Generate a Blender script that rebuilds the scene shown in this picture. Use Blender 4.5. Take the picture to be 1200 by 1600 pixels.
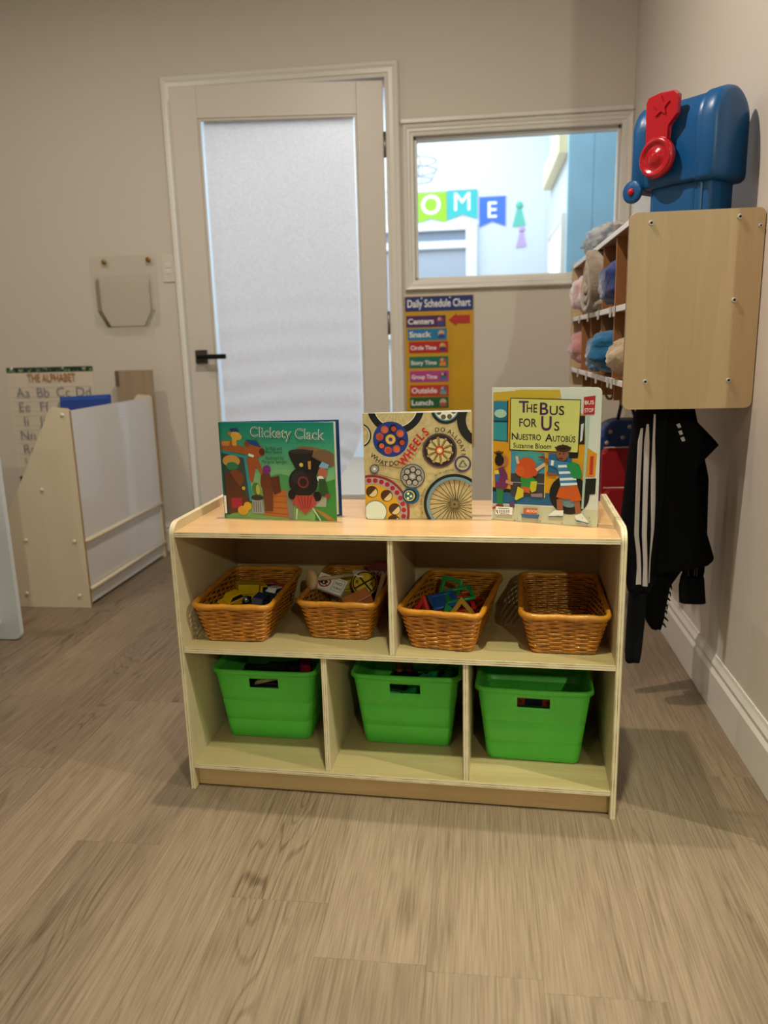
import bpy, bmesh, math, random
from math import sin, cos, pi, radians, sqrt
from mathutils import Vector, Matrix, noise
from mathutils.geometry import tessellate_polygon

SC = bpy.context.scene
COL = SC.collection
for _o in list(bpy.data.objects):
    bpy.data.objects.remove(_o)

# ------------------------------------------------------------------ camera
CAM_F, YAW, PITCH, ROLL, CAM_H = 1185.99, 0.1278, 0.2164, -0.0264, 0.9553
fw = Vector((-sin(YAW) * cos(PITCH), cos(YAW) * cos(PITCH), -sin(PITCH)))
rt = Vector((cos(YAW), sin(YAW), 0))
up = rt.cross(fw)
r2 = rt * cos(ROLL) + up * sin(ROLL)
u2 = up * cos(ROLL) - rt * sin(ROLL)
cd = bpy.data.cameras.new('camera')
cam = bpy.data.objects.new('camera', cd)
COL.objects.link(cam)
cam.matrix_world = Matrix(((r2.x, u2.x, -fw.x, 0), (r2.y, u2.y, -fw.y, 0), (r2.z, u2.z, -fw.z, CAM_H), (0, 0, 0, 1)))
cd.sensor_fit = 'VERTICAL'
cd.sensor_height = 36
cd.sensor_width = 27
cd.lens = CAM_F / 1600 * 36
cd.clip_start = .02
cd.dof.use_dof = True
cd.dof.focus_distance = 1.62
cd.dof.aperture_fstop = 2.9
SC.camera = cam

# ------------------------------------------------------------------ world, lights, exposure
world = bpy.data.worlds.new('world')
SC.world = world
world.use_nodes = True
world.node_tree.nodes['Background'].inputs[0].default_value = (.75, .85, 1, 1)
world.node_tree.nodes['Background'].inputs[1].default_value = .3
SC.view_settings.view_transform = 'Standard'
SC.view_settings.look = 'None'
SC.view_settings.exposure = 0
SC.view_settings.gamma = 1
SC.view_settings.use_curve_mapping = False


def disk_light(loc, power, col, size=.12, target=None, spread=180):
    ld = bpy.data.lights.new('ceiling_downlight', 'AREA')
    ld.shape = 'DISK'
    ld.size = size
    ld.energy = power
    ld.color = col
    ld.spread = radians(spread)
    o = bpy.data.objects.new('ceiling_downlight', ld)
    COL.objects.link(o)
    o.location = loc
    if target is not None:
        o.rotation_euler = (Vector(target) - Vector(loc)).to_track_quat('-Z', 'Y').to_euler()
    return o


WARM = (1.0, .87, .74)
NEUT = (1.0, .94, .84)
GREENISH = (.93, 1.0, .74)
disk_light((-.42, 1.68, 2.54), 29, WARM, .05)            # over the toy shelf
disk_light((-1.9, 2.1, 2.54), 9, WARM, .06)
disk_light((-.42, -.3, 2.54), 3, NEUT, .06)
disk_light((-2.0, -.6, 2.54), 7, WARM, .06)
disk_light((2.0, .72, 2.54), 52, NEUT, .05)              # beyond the end of the right wall
disk_light((1.12, -2.9, 2.54), 33, GREENISH, .08, (-.2, 1.5, .3))
disk_light((-1.8, -2.9, 2.54), 8, NEUT, .06)
disk_light((.0, .62, 2.54), 4, GREENISH, .08, (.02, 1.12, 0), 50)  # narrow lamp added to make the brighter pool on the floor
# the neighbouring room: unseen area lamp added under its ceiling to stand in for daylight
sk = bpy.data.lights.new('skylight', 'AREA')
sk.shape = 'RECTANGLE'
sk.size, sk.size_y = 2.6, 2.2
sk.energy = 98
sk.color = (.90, .95, 1)
so = bpy.data.objects.new('skylight', sk)
COL.objects.link(so)
so.location = (-.9, 5.0, 2.93)


# ------------------------------------------------------------------ helpers
def lin(h):
    h = h.lstrip('#')
    v = [int(h[i:i + 2], 16) / 255 for i in (0, 2, 4)]
    return tuple(c / 12.92 if c <= .04045 else ((c + .055) / 1.055) ** 2.4 for c in v)


MATS = {}


def mat(name, col, rough=.5, metal=0, spec=.5, bump=0, bscale=200, var=0, vscale=8, coat=0, sheen=0, trans=0, alpha=1, emit=0, tint=None):
    if name in MATS:
        return MATS[name]
    if isinstance(col, str):
        col = lin(col)
    m = bpy.data.materials.new(name)
    m.use_nodes = True
    nt = m.node_tree
    b = nt.nodes['Principled BSDF']
    b.inputs['Base Color'].default_value = (*col, 1)
    b.inputs['Roughness'].default_value = rough
    b.inputs['Metallic'].default_value = metal
    b.inputs['Specular IOR Level'].default_value = spec
    b.inputs['Coat Weight'].default_value = coat
    b.inputs['Sheen Weight'].default_value = sheen
    b.inputs['Transmission Weight'].default_value = trans
    b.inputs['Alpha'].default_value = alpha
    if emit:
        b.inputs['Emission Color'].default_value = (*col, 1)
        b.inputs['Emission Strength'].default_value = emit
    tc = nt.nodes.new('ShaderNodeTexCoord')
    if var or tint:
        n = nt.nodes.new('ShaderNodeTexNoise')
        n.inputs['Scale'].default_value = vscale
        n.inputs['Detail'].default_value = 4
        nt.links.new(tc.outputs['Object'], n.inputs['Vector'])
        mx = nt.nodes.new('ShaderNodeMix')
        mx.data_type = 'RGBA'
        mx.inputs['A'].default_value = (*[c * (1 - var) for c in col], 1)
        mx.inputs['B'].default_value = (*(lin(tint) if tint else [min(1, c * (1 + var)) for c in col]), 1)
        mr = nt.nodes.new('ShaderNodeMapRange')
        mr.inputs['From Min'].default_value = .35
        mr.inputs['From Max'].default_value = .65
        nt.links.new(n.outputs['Fac'], mr.inputs['Value'])
        nt.links.new(mr.outputs['Result'], mx.inputs['Factor'])
        nt.links.new(mx.outputs['Result'], b.inputs['Base Color'])
    if bump:
        n2 = nt.nodes.new('ShaderNodeTexNoise')
        n2.inputs['Scale'].default_value = bscale
        n2.inputs['Detail'].default_value = 3
        nt.links.new(tc.outputs['Object'], n2.inputs['Vector'])
        bp = nt.nodes.new('ShaderNodeBump')
        bp.inputs['Strength'].default_value = bump
        bp.inputs['Distance'].default_value = .002
        nt.links.new(n2.outputs['Fac'], bp.inputs['Height'])
        nt.links.new(bp.outputs['Normal'], b.inputs['Normal'])
    MATS[name] = m
    return m


def wood(name, c1, c2, axis='X', rough=.42, scale=1.0, rand=0, streak=.5, coat=0):
    """veneer / plank with grain running along the given local axis"""
    if name in MATS:
        return MATS[name]
    c1, c2 = lin(c1), lin(c2)
    m = bpy.data.materials.new(name)
    m.use_nodes = True
    nt = m.node_tree
    L = nt.links.new
    b = nt.nodes['Principled BSDF']
    b.inputs['Roughness'].default_value = rough
    b.inputs['Coat Weight'].default_value = coat
    b.inputs['Coat Roughness'].default_value = .25
    tc = nt.nodes.new('ShaderNodeTexCoord')
    src = tc.outputs['Object']
    oi = nt.nodes.new('ShaderNodeObjectInfo')
    if rand:
        mu = nt.nodes.new('ShaderNodeMath')
        mu.operation = 'MULTIPLY'
        mu.inputs[1].default_value = 37.0
        L(oi.outputs['Random'], mu.inputs[0])
        ad = nt.nodes.new('ShaderNodeVectorMath')
        ad.operation = 'ADD'
        L(src, ad.inputs[0])
        L(mu.outputs[0], ad.inputs[1])
        src = ad.outputs[0]
    mp = nt.nodes.new('ShaderNodeMapping')
    s = {'X': (1.2, 14, 14), 'Y': (14, 1.2, 14), 'Z': (14, 14, 1.2)}[axis]
    mp.inputs['Scale'].default_value = [v * scale for v in s]
    L(src, mp.inputs['Vector'])
    n1 = nt.nodes.new('ShaderNodeTexNoise')
    n1.inputs['Scale'].default_value = 1.0
    n1.inputs['Detail'].default_value = 7
    n1.inputs['Roughness'].default_value = .6
    n1.inputs['Distortion'].default_value = .6
    L(mp.outputs[0], n1.inputs['Vector'])
    mp2 = nt.nodes.new('ShaderNodeMapping')
    s = {'X': (5, 220, 220), 'Y': (220, 5, 220), 'Z': (220, 220, 5)}[axis]
    mp2.inputs['Scale'].default_value = [v * scale for v in s]
    L(src, mp2.inputs['Vector'])
    n2 = nt.nodes.new('ShaderNodeTexNoise')
    n2.inputs['Scale'].default_value = 1.0
    n2.inputs['Detail'].default_value = 4
    L(mp2.outputs[0], n2.inputs['Vector'])
    # cathedral rings: contour lines of the broad noise
    wv = nt.nodes.new('ShaderNodeMath')
    wv.operation = 'MULTIPLY'
    wv.inputs[1].default_value = 55
    L(n1.outputs['Fac'], wv.inputs[0])
    sn = nt.nodes.new('ShaderNodeMath')
    sn.operation = 'SINE'
    L(wv.outputs[0], sn.inputs[0])
    m1 = nt.nodes.new('ShaderNodeMath')
    m1.operation = 'MULTIPLY_ADD'
    m1.inputs[1].default_value = .10 * streak
    L(sn.outputs[0], m1.inputs[0])
    L(n1.outputs['Fac'], m1.inputs[2])
    m2 = nt.nodes.new('ShaderNodeMath')
    m2.operation = 'MULTIPLY_ADD'
    m2.inputs[1].default_value = .5 * streak
    L(n2.outputs['Fac'], m2.inputs[0])
    L(m1.outputs[0], m2.inputs[2])
    fac = m2.outputs[0]
    if rand:
        m3 = nt.nodes.new('ShaderNodeMath')
        m3.operation = 'MULTIPLY_ADD'
        m3.inputs[1].default_value = rand
        L(oi.outputs['Random'], m3.inputs[0])
        L(fac, m3.inputs[2])
        fac = m3.outputs[0]
    mr = nt.nodes.new('ShaderNodeMapRange')
    mr.inputs['From Min'].default_value = .3 + .25 * streak + rand * .5 - .05
    mr.inputs['From Max'].default_value = .7 + .25 * streak + rand * .5
    L(fac, mr.inputs['Value'])
    mx = nt.nodes.new('ShaderNodeMix')
    mx.data_type = 'RGBA'
    mx.inputs['A'].default_value = (*c2, 1)
    mx.inputs['B'].default_value = (*c1, 1)
    L(mr.outputs['Result'], mx.inputs['Factor'])
    L(mx.outputs['Result'], b.inputs['Base Color'])
    bp = nt.nodes.new('ShaderNodeBump')
    bp.inputs['Strength'].default_value = .12
    bp.inputs['Distance'].default_value = .001
    L(n2.outputs['Fac'], bp.inputs['Height'])
    L(bp.outputs['Normal'], b.inputs['Normal'])
    MATS[name] = m
    return m


def ply_edge(name, axis, base='#e2d3b0', dark='#8f7550', period=.0048):
    """edge of plywood: thin glue lines across the thickness axis"""
    if name in MATS:
        return MATS[name]
    m = bpy.data.materials.new(name)
    m.use_nodes = True
    nt = m.node_tree
    L = nt.links.new
    b = nt.nodes['Principled BSDF']
    b.inputs['Roughness'].default_value = .5
    tc = nt.nodes.new('ShaderNodeTexCoord')
    sp = nt.nodes.new('ShaderNodeSeparateXYZ')
    L(tc.outputs['Object'], sp.inputs[0])
    mu = nt.nodes.new('ShaderNodeMath')
    mu.operation = 'MULTIPLY'
    mu.inputs[1].default_value = 2 * pi / period
    L(sp.outputs[axis], mu.inputs[0])
    sn = nt.nodes.new('ShaderNodeMath')
    sn.operation = 'SINE'
    L(mu.outputs[0], sn.inputs[0])
    n = nt.nodes.new('ShaderNodeTexNoise')
    n.inputs['Scale'].default_value = 30
    n.inputs['Detail'].default_value = 5
    L(tc.outputs['Object'], n.inputs['Vector'])
    ad = nt.nodes.new('ShaderNodeMath')
    ad.operation = 'MULTIPLY_ADD'
    ad.inputs[1].default_value = 2.2
    L(n.outputs['Fac'], ad.inputs[0])
    L(sn.outputs[0], ad.inputs[2])
    mr = nt.nodes.new('ShaderNodeMapRange')
    mr.inputs['From Min'].default_value = 1.5
    mr.inputs['From Max'].default_value = 2.3
    L(ad.outputs[0], mr.inputs['Value'])
    mx = nt.nodes.new('ShaderNodeMix')
    mx.data_type = 'RGBA'
    mx.inputs['A'].default_value = (*lin(base), 1)
    mx.inputs['B'].default_value = (*lin(dark), 1)
    L(mr.outputs['Result'], mx.inputs['Factor'])
    L(mx.outputs['Result'], b.inputs['Base Color'])
    MATS[name] = m
    return m


def obj(name, verts, faces, m, parent=None, smooth=False, loc=None, rot=None):
    me = bpy.data.meshes.new(name)
    me.from_pydata([tuple(v) for v in verts], [], faces)
    bm = bmesh.new()
    bm.from_mesh(me)
    bmesh.ops.recalc_face_normals(bm, faces=bm.faces)
    bm.to_mesh(me)
    bm.free()
    if smooth:
        me.polygons.foreach_set('use_smooth', [True] * len(me.polygons))
    for mm in (m if isinstance(m, (list, tuple)) else [m]):
        me.materials.append(mm)
    o = bpy.data.objects.new(name, me)
    COL.objects.link(o)
    if parent:
        o.parent = parent
    if loc is not None:
        o.location = loc
    if rot is not None:
        o.rotation_euler = rot
    return o


def bm_obj(name, bm, m, parent=None, smooth=False, loc=None, rot=None, recalc=True):
    if recalc:
        bmesh.ops.recalc_face_normals(bm, faces=bm.faces)
    me = bpy.data.meshes.new(name)
    bm.to_mesh(me)
    bm.free()
    if smooth:
        me.polygons.foreach_set('use_smooth', [True] * len(me.polygons))
    for mm in (m if isinstance(m, (list, tuple)) else [m]):
        me.materials.append(mm)
    o = bpy.data.objects.new(name, me)
    COL.objects.link(o)
    if parent:
        o.parent = parent
    if loc is not None:
        o.location = loc
    if rot is not None:
        o.rotation_euler = rot
    return o


def thing(name, label, cat, loc=(0, 0, 0), rot=(0, 0, 0), group=None, M=None):
    o = bpy.data.objects.new(name, None)
    o.empty_display_size = .05
    COL.objects.link(o)
    o.location = loc
    o.rotation_euler = rot if not isinstance(rot, (int, float)) else (0, 0, rot)
    if M is not None:
        o.matrix_world = M
    return tag(o, label, cat, group)


def tag(o, label, cat, group=None):
    o['label'] = label
    o['category'] = cat
    if group:
        o['group'] = group
    return o


def struct(o, label=None):
    o['kind'] = 'structure'
    if label:
        o['label'] = label
        o['category'] = o.name.split('_')[0]
    return o


def bm_box(bm, x0, x1, y0, y1, z0, z1, bev=0, seg=1, mi=0):
    r = bmesh.ops.create_cube(bm, size=1)
    vs = r['verts']
    for v in vs:
        v.co = ((x0 + x1) / 2 + v.co.x * (x1 - x0), (y0 + y1) / 2 + v.co.y * (y1 - y0), (z0 + z1) / 2 + v.co.z * (z1 - z0))
    fs = {f for v in vs for f in v.link_faces}
    for f in fs:
        f.material_index = mi
    if bev:
        es = {e for v in vs for e in v.link_edges}
        bmesh.ops.bevel(bm, geom=list(es), offset=bev, segments=seg, affect='EDGES', profile=.5)


def box(name, x0, x1, y0, y1, z0, z1, m, parent=None, bev=.001, seg=1, edge=None, **k):
    bm = bmesh.new()
    bm_box(bm, x0, x1, y0, y1, z0, z1, bev, seg)
    if edge:
        a, em = edge
        bm.normal_update()
        for f in bm.faces:
            if abs(f.normal[a]) < .5:
                f.material_index = 1
        m = [m, em]
    return bm_obj(name, bm, m, parent, **k)


def rrect(x0, x1, y0, y1, r, n=5):
    """rounded rectangle, r = radius or 4 radii (ll, lr, ur, ul), counter-clockwise"""
    rs = r if isinstance(r, (list, tuple)) else (r,) * 4
    pts = []
    for (cx, cy, a0, rr) in ((x0, y0, pi, rs[0]), (x1, y0, 1.5 * pi, rs[1]), (x1, y1, 0, rs[2]), (x0, y1, .5 * pi, rs[3])):
        if rr <= 0:
            pts.append((cx, cy))
            continue
        ox = cx + (rr if cx == x0 else -rr)
        oy = cy + (rr if cy == y0 else -rr)
        for i in range(n + 1):
            a = a0 + i / n * pi / 2
            pts.append((ox + rr * cos(a), oy + rr * sin(a)))
    return pts


def prism(name, pts, axis, a, b, m, parent=None, bev=0, edge=None, smooth=False, **k):
    """extrude a 2D outline along an axis; edge = material of the rim faces"""
    bm = bmesh.new()
    f3 = {'x': lambda p, t: (t, p[0], p[1]), 'y': lambda p, t: (p[0], t, p[1]), 'z': lambda p, t: (p[0], p[1], t)}[axis]
    va = [bm.verts.new(f3(p, a)) for p in pts]
    vb = [bm.verts.new(f3(p, b)) for p in pts]
    bm.faces.new(va)
    bm.faces.new(vb[::-1])
    n = len(pts)
    for i in range(n):
        f = bm.faces.new((va[i], vb[i], vb[(i + 1) % n], va[(i + 1) % n]))
        if edge:
            f.material_index = 1
    if bev:
        es = [e for e in bm.edges if len({v in va for v in e.verts}) == 1]
        bmesh.ops.bevel(bm, geom=es, offset=bev, segments=2, affect='EDGES', profile=.5)
    return bm_obj(name, bm, [m, edge] if edge else m, parent, smooth, **k)


def bm_tube(bm, pts, rad, n=8, closed=False, flat=1.0, caps=True):
    """tube along points; rad number or list"""
    pts = [Vector(p) for p in pts]
    N = len(pts)
    rings = []
    ref = None
    for i, p in enumerate(pts):
        if closed:
            t = pts[(i + 1) % N] - pts[i - 1]
        else:
            t = pts[min(i + 1, N - 1)] - pts[max(i - 1, 0)]
        t.normalize()
        if ref is None:
            ref = Vector((0, 0, 1)) if abs(t.z) < .9 else Vector((1, 0, 0))
        nn = t.cross(ref)
        if nn.length < 1e-6:
            nn = t.orthogonal()
        nn.normalize()
        bb = nn.cross(t)
        if abs(t.z) >= .9 or not closed:
            ref = bb if not closed else ref
        r = rad[i] if isinstance(rad, (list, tuple)) else rad
        rings.append([bm.verts.new(p + nn * (r * flat * cos(2 * pi * k / n)) + bb * (r * sin(2 * pi * k / n))) for k in range(n)])
    for i in range(N if closed else N - 1):
        A, B = rings[i], rings[(i + 1) % N]
        for k in range(n):
            bm.faces.new((A[k], A[(k + 1) % n], B[(k + 1) % n], B[k]))
    if caps and not closed:
        bm.faces.new(rings[0])
        bm.faces.new(rings[-1])


def tube(name, pts, rad, m, parent=None, n=8, closed=False, flat=1.0, **k):
    bm = bmesh.new()
    bm_tube(bm, pts, rad, n, closed, flat)
    return bm_obj(name, bm, m, parent, smooth=True, **k)


def bm_lathe(bm, prof, n=24, M=None):
    """prof list of (r, z); closed solid of revolution about z"""
    rings = []
    for r, z in prof:
        if r < 1e-6:
            v = Vector((0, 0, z))
            rings.append([bm.verts.new(M @ v if M else v)])
        else:
            rg = []
            for k in range(n):
                v = Vector((r * cos(2 * pi * k / n), r * sin(2 * pi * k / n), z))
                rg.append(bm.verts.new(M @ v if M else v))
            rings.append(rg)
    for A, B in zip(rings, rings[1:]):
        for k in range(n):
            a, b, c, d = A[k % len(A)], A[(k + 1) % len(A)], B[(k + 1) % len(B)], B[k % len(B)]
            q = []
            for v in (a, b, c, d):
                if v not in q:
                    q.append(v)
            if len(q) > 2:
                bm.faces.new(q)


def lathe(name, prof, m, parent=None, n=24, M=None, smooth=True, **k):
    bm = bmesh.new()
    bm_lathe(bm, prof, n, M)
    return bm_obj(name, bm, m, parent, smooth, **k)


def xform(ax_z, origin):
    """matrix whose local z points along ax_z"""
    z = Vector(ax_z).normalized()
    return Matrix.Translation(origin) @ z.to_track_quat('Z', 'Y').to_matrix().to_4x4()


def lump(name, c, r, m, parent=None, e=.6, amp=.12, freq=3.0, seed=0, nu=28, nv=18, **k):
    """soft stuffed bundle: noisy superellipsoid"""
    def sp(v, p):
        return math.copysign(abs(v) ** p, v)
    verts, faces = [], []
    for j in range(nv + 1):
        th = -pi / 2 + pi * j / nv
        for i in range(nu):
            ph = 2 * pi * i / nu
            v = Vector((sp(cos(th), e) * sp(cos(ph), e), sp(cos(th), e) * sp(sin(ph), e), sp(sin(th), e)))
            d = 1 + amp * noise.noise(v * freq + Vector((seed * 7.3, seed, 0))) + amp * .5 * noise.noise(v * freq * 2.7 + Vector((seed, 3, 0)))
            verts.append((c[0] + v.x * r[0] * d, c[1] + v.y * r[1] * d, c[2] + v.z * r[2] * d))
    for j in range(nv):
        for i in range(nu):
            faces.append((j * nu + i, j * nu + (i + 1) % nu, (j + 1) * nu + (i + 1) % nu, (j + 1) * nu + i))
    o = obj(name, verts, faces, m, parent, True, **k)
    return o


# ---- flat print: coloured polygons on a plane (local x right, z up, facing -y)
def print_mat():
    if 'print_ink' in MATS:
        return MATS['print_ink']
    m = bpy.data.materials.new('print_ink')
    m.use_nodes = True
    b = m.node_tree.nodes['Principled BSDF']
    a = m.node_tree.nodes.new('ShaderNodeVertexColor')
    a.layer_name = 'ink'
    m.node_tree.links.new(a.outputs['Color'], b.inputs['Base Color'])
    b.inputs['Roughness'].default_value = .45
    MATS['print_ink'] = m
    return m


GLYPH = {}


def text_tris(s, off=0.0):
    key = (s, off)
    if key in GLYPH:
        return GLYPH[key]
    cu = bpy.data.curves.new('t', 'FONT')
    cu.body = s
    cu.size = 1
    cu.offset = off
    cu.resolution_u = 3
    o = bpy.data.objects.new('t', cu)
    COL.objects.link(o)
    dg = bpy.context.evaluated_depsgraph_get()
    me = o.evaluated_get(dg).to_mesh()
    vs = [(v.co.x, v.co.y) for v in me.vertices]
    fs = [tuple(p.vertices) for p in me.polygons]
    o.evaluated_get(dg).to_mesh_clear()
    bpy.data.objects.remove(o)
    bpy.data.curves.remove(cu)
    xs = [v[0] for v in vs] or [0]
    GLYPH[key] = (vs, fs, min(xs), max(xs))
    return GLYPH[key]


class Art:
    STEP = .00005

    def __init__(self, w, h):
        self.w, self.h = w, h
        self.v, self.f, self.c = [], [], []
        self.d = self.STEP

    def layer(self):
        self.d += self.STEP

    def _clip(self, pts):
        for ax, lim, sg in ((0, 0, 1), (0, self.w, -1), (1, 0, 1), (1, self.h, -1)):
            out = []
            n = len(pts)
            for i in range(n):
                a, b = pts[i], pts[(i + 1) % n]
                ia, ib = (a[ax] - lim) * sg >= 0, (b[ax] - lim) * sg >= 0
                if ia:
                    out.append(a)
                if ia != ib:
                    t = (lim - a[ax]) / (b[ax] - a[ax])
                    out.append((a[0] + t * (b[0] - a[0]), a[1] + t * (b[1] - a[1])))
            pts = out
            if len(pts) < 3:
                return []
        return pts

    def poly(self, pts, col, lay=True):
        """points in fractions of the sheet"""
        if lay:
            self.layer()
        pts = self._clip([(p[0] * self.w, p[1] * self.h) for p in pts])
        if len(pts) < 3:
            return
        b = len(self.v)
        self.v += [(p[0], -self.d, p[1]) for p in pts]
        for t in tessellate_polygon([[Vector((p[0], p[1], 0)) for p in pts]]):
            self.f.append(tuple(b + i for i in t))
            self.c.append(lin(col))

    def rect(self, x0, y0, x1, y1, col):
        self.poly([(x0, y0), (x1, y0), (x1, y1), (x0, y1)], col)

    def disc(self, cx, cy, r, col, n=24, ry=None, rot=0, a0=0, a1=360):
        """r as a fraction of the width; round in metres"""
        k = self.w / self.h
        ry = r if ry is None else ry
        ca, sa = cos(radians(rot)), sin(radians(rot))
        pts = []
        full = a1 - a0 >= 360
        for i in range(n if full else n + 1):
            a = radians(a0 + (a1 - a0) * i / n)
            x, y = r * cos(a), ry * sin(a)
            pts.append((cx + x * ca - y * sa, cy + (x * sa + y * ca) * k))
        self.poly(pts, col)

    def ring(self, cx, cy, ro, ri, col, n=32):
        k = self.w / self.h
        self.layer()
        for i in range(n):
            a, b = 2 * pi * i / n, 2 * pi * (i + 1) / n
            self.poly([(cx + ro * cos(a), cy + ro * sin(a) * k), (cx + ro * cos(b), cy + ro * sin(b) * k),
                       (cx + ri * cos(b), cy + ri * sin(b) * k), (cx + ri * cos(a), cy + ri * sin(a) * k)], col, False)

    def line(self, x0, y0, x1, y1, wd, col, lay=True):
        k = self.w / self.h
        dx, dy = x1 - x0, (y1 - y0) / k
        l = sqrt(dx * dx + dy * dy) or 1
        nx, ny = -dy / l * wd / 2, dx / l * wd / 2 * k
        self.poly([(x0 + nx, y0 + ny), (x1 + nx, y1 + ny), (x1 - nx, y1 - ny), (x0 - nx, y0 - ny)], col, lay)

    def text(self, s, x, y, size, col, rot=0, bold=0.0, align='c', width=None, sx=1.0):
        """size = cap scale in fraction of the width; baseline at y"""
        self.layer()
        vs, fs, x0, x1 = text_tris(s, bold)
        sz = size * self.w
        if width:
            sx = width * self.w / ((x1 - x0) * sz)
        ox = {'c': (x0 + x1) / 2, 'l': x0, 'r': x1}[align]
        ca, sa = cos(radians(rot)), sin(radians(rot))
        b = len(self.v)
        for vx, vy in vs:
            px, py = (vx - ox) * sz * sx, vy * sz
            self.v.append((x * self.w + px * ca - py * sa, -self.d, y * self.h + px * sa + py * ca))
        for f in fs:
            self.f.append(tuple(b + i for i in f))
            self.c.append(lin(col))

    def arc_text(self, s, cx, cy, r, a0, a1, size, col, bold=0.0, inside=False):
        """letters spread along an arc (degrees), reading clockwise unless inside"""
        k = self.w / self.h
        n = len(s)
        for i, ch in enumerate(s):
            if ch == ' ':
                continue
            a = a0 + (a1 - a0) * (i / (n - 1) if n > 1 else 0)
            rot = a + 90 if inside else a - 90
            self.text(ch, cx + r * cos(radians(a)), cy + r * sin(radians(a)) * k, size, col, rot, bold)

    def build(self, name, parent, m=None, loc=(0, 0, 0), rot=None):
        me = bpy.data.meshes.new(name)
        me.from_pydata(self.v, [], self.f)
        ca = me.color_attributes.new('ink', 'FLOAT_COLOR', 'CORNER')
        data = []
        for p, c in zip(me.polygons, self.c):
            data += [*c, 1.0] * len(p.vertices)
        ca.data.foreach_set('color', data)
        me.materials.append(m or print_mat())
        o = bpy.data.objects.new(name, me)
        COL.objects.link(o)
        o.parent = parent
        o.location = loc
        if rot:
            o.rotation_euler = rot
        return o

# ------------------------------------------------------------------ the setting
YW, XR = 3.443, .618
ZC = 2.75
WALL = mat('wall_paint', '#d2cabf', .55, spec=.35, bump=.06, bscale=140)
TRIM = mat('trim_paint', '#dedad2', .35, spec=.5)
WHITE2 = mat('white_plaster', '#d2dde6', .7)
CEIL = mat('ceiling_paint', '#b9b2a6', .8)


def wall_with_holes(name, x0, x1, z0, z1, y0, y1, holes, m):
    """wall slab in the xz plane with rectangular openings"""
    xs = sorted({x0, x1, *[h[0] for h in holes], *[h[1] for h in holes]})
    zs = sorted({z0, z1, *[h[2] for h in holes], *[h[3] for h in holes]})

    def solid(i, j):
        if i < 0 or j < 0 or i >= len(xs) - 1 or j >= len(zs) - 1:
            return False
        cx, cz = (xs[i] + xs[i + 1]) / 2, (zs[j] + zs[j + 1]) / 2
        return not any(h[0] < cx < h[1] and h[2] < cz < h[3] for h in holes)
    bm = bmesh.new()
    vv = {}

    def V(i, j, y):
        if (i, j, y) not in vv:
            vv[(i, j, y)] = bm.verts.new((xs[i], y, zs[j]))
        return vv[(i, j, y)]
    for i in range(len(xs) - 1):
        for j in range(len(zs) - 1):
            if not solid(i, j):
                continue
            bm.faces.new([V(i, j, y0), V(i + 1, j, y0), V(i + 1, j + 1, y0), V(i, j + 1, y0)])
            bm.faces.new([V(i, j, y1), V(i, j + 1, y1), V(i + 1, j + 1, y1), V(i + 1, j, y1)])
            for di, dj, e in ((-1, 0, ((i, j), (i, j + 1))), (1, 0, ((i + 1, j), (i + 1, j + 1))), (0, -1, ((i, j), (i + 1, j))), (0, 1, ((i, j + 1), (i + 1, j + 1)))):
                if not solid(i + di, j + dj):
                    a, b = e
                    bm.faces.new([V(*a, y0), V(*b, y0), V(*b, y1), V(*a, y1)])
    return bm_obj(name, bm, m)


DX0, DX1, DZ = -1.30, -.392, 2.04           # door opening
WX0, WX1, WZ0, WZ1 = -.277, .574, 1.2275, 1.808   # interior window
struct(wall_with_holes('wall_back', -3.2, XR + .12, 0, ZC, YW, YW + .12, [(DX0, DX1, -1, DZ), (WX0, WX1, WZ0, WZ1)], WALL), 'off-white painted wall with the door and the interior window')
struct(box('wall_right', XR, XR + .12, 1.34, YW, 0, ZC, WALL, bev=0), 'off-white wall on the right behind the cubby shelf')
struct(box('wall_return', XR + .12, 3.6, 1.34, 1.46, 0, ZC, WALL, bev=0))
struct(box('wall_left', -3.32, -3.2, -4.6, YW + .12, 0, ZC, WALL, bev=0))
struct(box('wall_front', -3.32, 3.6, -4.72, -4.6, 0, ZC, WALL, bev=0))
struct(box('wall_side', 3.6, 3.72, -4.72, 1.46, 0, ZC, WALL, bev=0))
struct(box('ceiling', -3.32, 3.72, -4.72, YW + .12, ZC, ZC + .1, CEIL, bev=0))

# floor: a base with single vinyl planks laid towards the back wall
floor = struct(box('floor', -3.3, 3.7, -4.7, YW + .12, -.06, -.0045, mat('floor_base', '#5b4e40', .8), bev=0), 'greige oak-look plank floor')


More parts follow.
